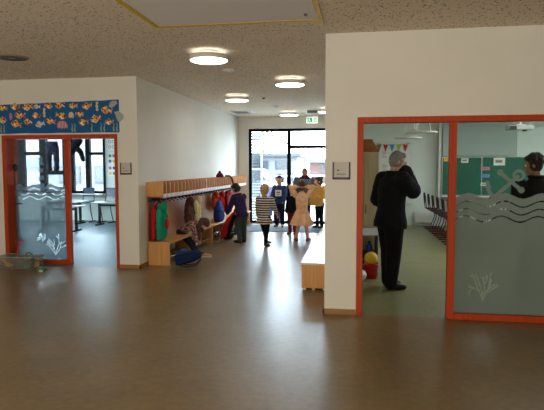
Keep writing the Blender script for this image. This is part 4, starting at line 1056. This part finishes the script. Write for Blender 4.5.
MB().lathe([(.05, 0), (.05, .03), (.04, .03)], (.1, 0, -.09), 18).build('lens', M_dark, t)
MB().tube([(0, 0, .05), (0, 0, .478)], .03, 10).box((-.1, -.1, .05), (.1, .1, .065)).build('ceiling_bracket', M_white, t)
MB().tube([(.2, 0, .05), (.26, 0, .14), (.3, 0, .2), (.33, 0, .47)], .008, 6).build('cable', M_white, t)
t = thing('cabinet', 'white tall cupboard at the far right of the right classroom', 'cabinet', (4.75, 15.0, 0))
MB().box((-.8, -.1, .06), (.8, .14, 2.62)).box((-.78, -.08, 0), (.78, .13, .06)).build('cabinet_body', mat('white_cabinet', (205, 216, 212), .45, .03), t, bevel=.004)
for s in (-1, 1):
    dq = MB().box((s * .39 - .36, -.122, .1), (s * .39 + .36, -.103, 2.5)).build('door', mat('white_cabinet_door', (198, 210, 206), .4, .03), t, bevel=.004)
    MB().tube([(s * .07, -.125, 1.0), (s * .07, -.15, 1.02), (s * .07, -.15, 1.14), (s * .07, -.125, 1.16)], .007, 6).build('door_handle', M_chrome, dq, smooth=True)

# ------------------------------------------------------------------ outside
structure(MB().box((-60, YE + .25, -.3), (60, 120, -.1)).build('ground', mat('paving', (168, 166, 162), .9, .08, 2)))
t = thing('building', 'low pinkish brick pavilion with dark windows and flat roof outside', 'building', (-3.5, 38, -.1))
M_brick = mat('pink_brick', (74, 50, 48), .9, .15, 3)
MB().box((.0, 0, 0), (14, 6, 2.0)).build('wall', M_brick, t)
MB().box((-.4, -.6, 2.0), (14.4, 6.4, 2.25)).build('roof', mat('roof_edge', (62, 64, 68), .7), t)
for k in range(6):
    f_ = MB().box((.8 + k * 2.1, -.05, 1.25), (2.5 + k * 2.1, -.005, 1.95)).build('window', M_dark, t)
    MB().box((.9 + k * 2.1, -.07, 1.33), (2.4 + k * 2.1, -.052, 1.88)).build('pane', mat('dark_pane', (40, 44, 50), .2), f_)
t = thing('building', 'pale grey house with rows of dark windows left outside the entrance', 'building', (-15.5, 46, -.1))
MB().box((0, 0, 0), (10.2, 8, 2.6)).build('wall', mat('pale_render', (96, 96, 98), .9, .05, 1), t)
MB().box((-.3, -.4, 2.6), (10.5, 8.4, 2.85)).build('roof', mat('roof_edge', (62, 64, 68), .7), t)
for k in range(5):
    for zz in (.35, 1.5):
        f_ = MB().box((.5 + k * 1.95, -.05, zz), (1.9 + k * 1.95, -.005, zz + .75)).build('window', mat('window_grey', (48, 50, 56), .6), t)
        MB().box((.58 + k * 1.95, -.07, zz + .08), (1.82 + k * 1.95, -.052, zz + .67)).build('pane', mat('dark_pane', (40, 44, 50), .2), f_)
t = thing('building', 'white block with blue awning seen through the left classroom window', 'building', (-34, 34, -.1))
MB().box((0, 0, 0), (24, 8, 7)).build('wall', mat('white_render', (84, 84, 86), .9, .04, 1), t)
MB().box((-.3, -.3, 7), (24.3, 8.3, 7.3)).build('roof', mat('roof_edge', (62, 64, 68), .7), t)
for k in range(9):
    for zz in (.6, 4.4):
        f_ = MB().box((.8 + k * 2.6, -.06, zz), (2.4 + k * 2.6, -.005, zz + 1.2)).build('window', mat('window_grey', (48, 50, 56), .6), t)
        MB().box((.9 + k * 2.6, -.08, zz + .1), (2.3 + k * 2.6, -.062, zz + 1.1)).build('pane', mat('dark_pane', (40, 44, 50), .2), f_)
MB().box((11.3, -1.2, 1.75), (13.2, -.01, 2.35)).build('awning', mat('blue_awning', (20, 62, 84), .6), t)
MB().box((11.0, -.4, 1.4), (13.6, -.01, 1.72)).build('fascia', mat('beige_fascia', (72, 66, 58), .7), t)
# yellow crane
t = thing('crane', 'pale yellow lattice crane mast far outside the entrance window', 'crane', (-10.6, 62, -.1))
M_cr = mat('crane_yellow', (74, 70, 36), .6, .05)
for sx, sy in ((-1, -1), (1, -1), (1, 1), (-1, 1)): MB().box((sx * .5 - .06, sy * .5 - .06, 0), (sx * .5 + .06, sy * .5 + .06, 6.0)).build('mast_post', M_cr, t)
b = MB()
for k in range(6):
    for a, c in (((-.5, -.5), (.5, -.5)), ((.5, -.5), (.5, .5)), ((.5, .5), (-.5, .5)), ((-.5, .5), (-.5, -.5))): b.tube([(a[0], a[1], k), (c[0], c[1], k + 1)], .05, 5)
b.build('lattice', M_cr, t)
MB().tube([(-.5, 0, 6.0), (2.6, 0, 4.2)], .12, 6).build('jib', M_cr, t)
# fence
t = thing('fence', 'low pale railing fence outside beyond the entrance glass', 'fence', (-5.5, 30, -.1))
for k in range(9): MB().box((k * 1.4 - .03, -.03, 0), (k * 1.4 + .03, .03, 1.25)).build('post', M_rim, t)
MB().box((-.1, -.02, 1.18), (11.4, .02, 1.24)).box((-.1, -.02, .7), (11.4, .02, .75)).box((-.1, -.02, .25), (11.4, .02, .3)).build('rail', M_rim, t)
# louvred screen by the entrance
t = thing('louvre_screen', 'pale blue louvred screen standing outside at the left of the entrance', 'screen', (-3.1, 15.75, -.1))
MB().box((-.27, -.03, 0), (-.23, .03, 2.9)).box((.2, -.03, 0), (.24, .03, 2.9)).build('screen_frame', M_rim, t)
b = MB()
for k in range(34): b.box((-.23, -.03, .05 + k * .084), (.2, .03, .105 + k * .084))
b.build('louvres', mat('louvre_blue', (84, 92, 98), .6, .04), t)
# white van
t = thing('van', 'white van parked outside beyond the left entrance pane', 'van', (-5.5, 26, -.1))
MB().prism([(-1.6, .35), (1.7, .35), (1.75, .9), (1.25, 1.05), (.85, 1.6), (-1.6, 1.65)], -.75, .75, lambda x, z, y: V((x, y, z))).build('van_body', mat('white_paint', (110, 110, 114), .3, .02), t, bevel=.06)
for x in (-1.0, 1.1):
    for y in (-.74, .74):
        w = MB().rings([[V((x + .3 * math.cos(2 * PI * i / 20), y + q, .3 + .3 * math.sin(2 * PI * i / 20))) for i in range(20)] for q in (-.09, .09)]).build('wheel', M_dark, t, smooth=False)
MB().prism([(.35, 1.05), (1.15, 1.05), (.82, 1.5), (.35, 1.52)], -.765, -.752, lambda x, z, y: V((x, y, z))).build('side_window', M_dark, t)

# ------------------------------------------------------------------ light
w = bpy.data.worlds.new('World'); sc.world = w; w.use_nodes = True
nt = w.node_tree; bg = nt.nodes['Background']
tc = nt.nodes.new('ShaderNodeTexCoord'); sep = nt.nodes.new('ShaderNodeSeparateXYZ'); rp = nt.nodes.new('ShaderNodeValToRGB')
nt.links.new(tc.outputs['Generated'], sep.inputs[0]); nt.links.new(sep.outputs['Z'], rp.inputs[0])
rp.color_ramp.elements[0].color = (.70, .85, 1, 1); rp.color_ramp.elements[1].color = (.60, .79, 1, 1)
nt.links.new(rp.outputs[0], bg.inputs[0]); bg.inputs[1].default_value = 28.0

def area(name, loc, direction, sx, sy, power, col=(1, 1, 1), portal=False):
    l = bpy.data.lights.new(name, 'AREA'); l.shape = 'RECTANGLE'; l.size = sx; l.size_y = sy; l.energy = power; l.color = col
    o = bpy.data.objects.new(name, l); o.location = loc
    o.rotation_euler = V(direction).to_track_quat('-Z', 'Z' if abs(V(direction).z) < .5 else 'Y').to_euler(); COL.objects.link(o)
    if portal: l.cycles.is_portal = True
    return o
area('portal_entrance', ((WX0 + WX1) / 2, YE + .2, WZ1 / 2), (0, -1, 0), 2.6, 2.6, 1, portal=True)
area('portal_left_class', ((LX0 + LX1) / 2, YE + .2, 1.77), (0, -1, 0), 3.0, 1.9, 1, portal=True)
area('portal_left_side', (-13.1, 11.7, 1.77), (1, 0, 0), 5.0, 1.85, 1, portal=True)
area('right_class_window_light', (6.9, 11.5, 1.8), (-1, 0, -.1), 6.5, 1.7, 170, (.88, .97, 1))
area('right_class_overhead_fill', (4.2, 10.2, 2.9), (0, 0, -1), 4.5, 6, 200, (.9, .97, 1))  # added fill for room ambient, evens the frosted film; no such fixture
area('hall_window_light', (-2.4, -6.8, 1.15), (0, 1, .12), 7.4, 1.8, 300, (1, .95, .84))
area('hall_uplight_fill', (-2.7, -2.4, .25), (0, .25, 1), 7, 3, 360, (1, .93, .80))  # added unseen uplight that lifts the ceiling, imitating light off the floor
area('hall_ceiling_light', (-2.5, 1.5, 2.9), (0, 0, -1), .5, .5, 16, (1, .95, .85))

# ------------------------------------------------------------------ camera
cam = bpy.data.cameras.new('camera'); co = bpy.data.objects.new('camera', cam); COL.objects.link(co)
FP = 540.0
cam.sensor_width = 36; cam.lens = FP / 544 * 36; cam.clip_start = .05; cam.clip_end = 300
pitch = math.atan(38 / FP); yaw = math.atan(88 / FP * math.cos(pitch)); roll = math.radians(-.1)
f = V((-math.sin(yaw) * math.cos(pitch), math.cos(yaw) * math.cos(pitch), -math.sin(pitch)))
r = V((math.cos(yaw), math.sin(yaw), 0)); u = r.cross(f)
r2 = r * math.cos(roll) + u * math.sin(roll); u2 = u * math.cos(roll) - r * math.sin(roll)
M = Matrix((r2, u2, -f)).transposed().to_4x4(); M.translation = V((0, 0, 1.6))
co.matrix_world = M
sc.camera = co
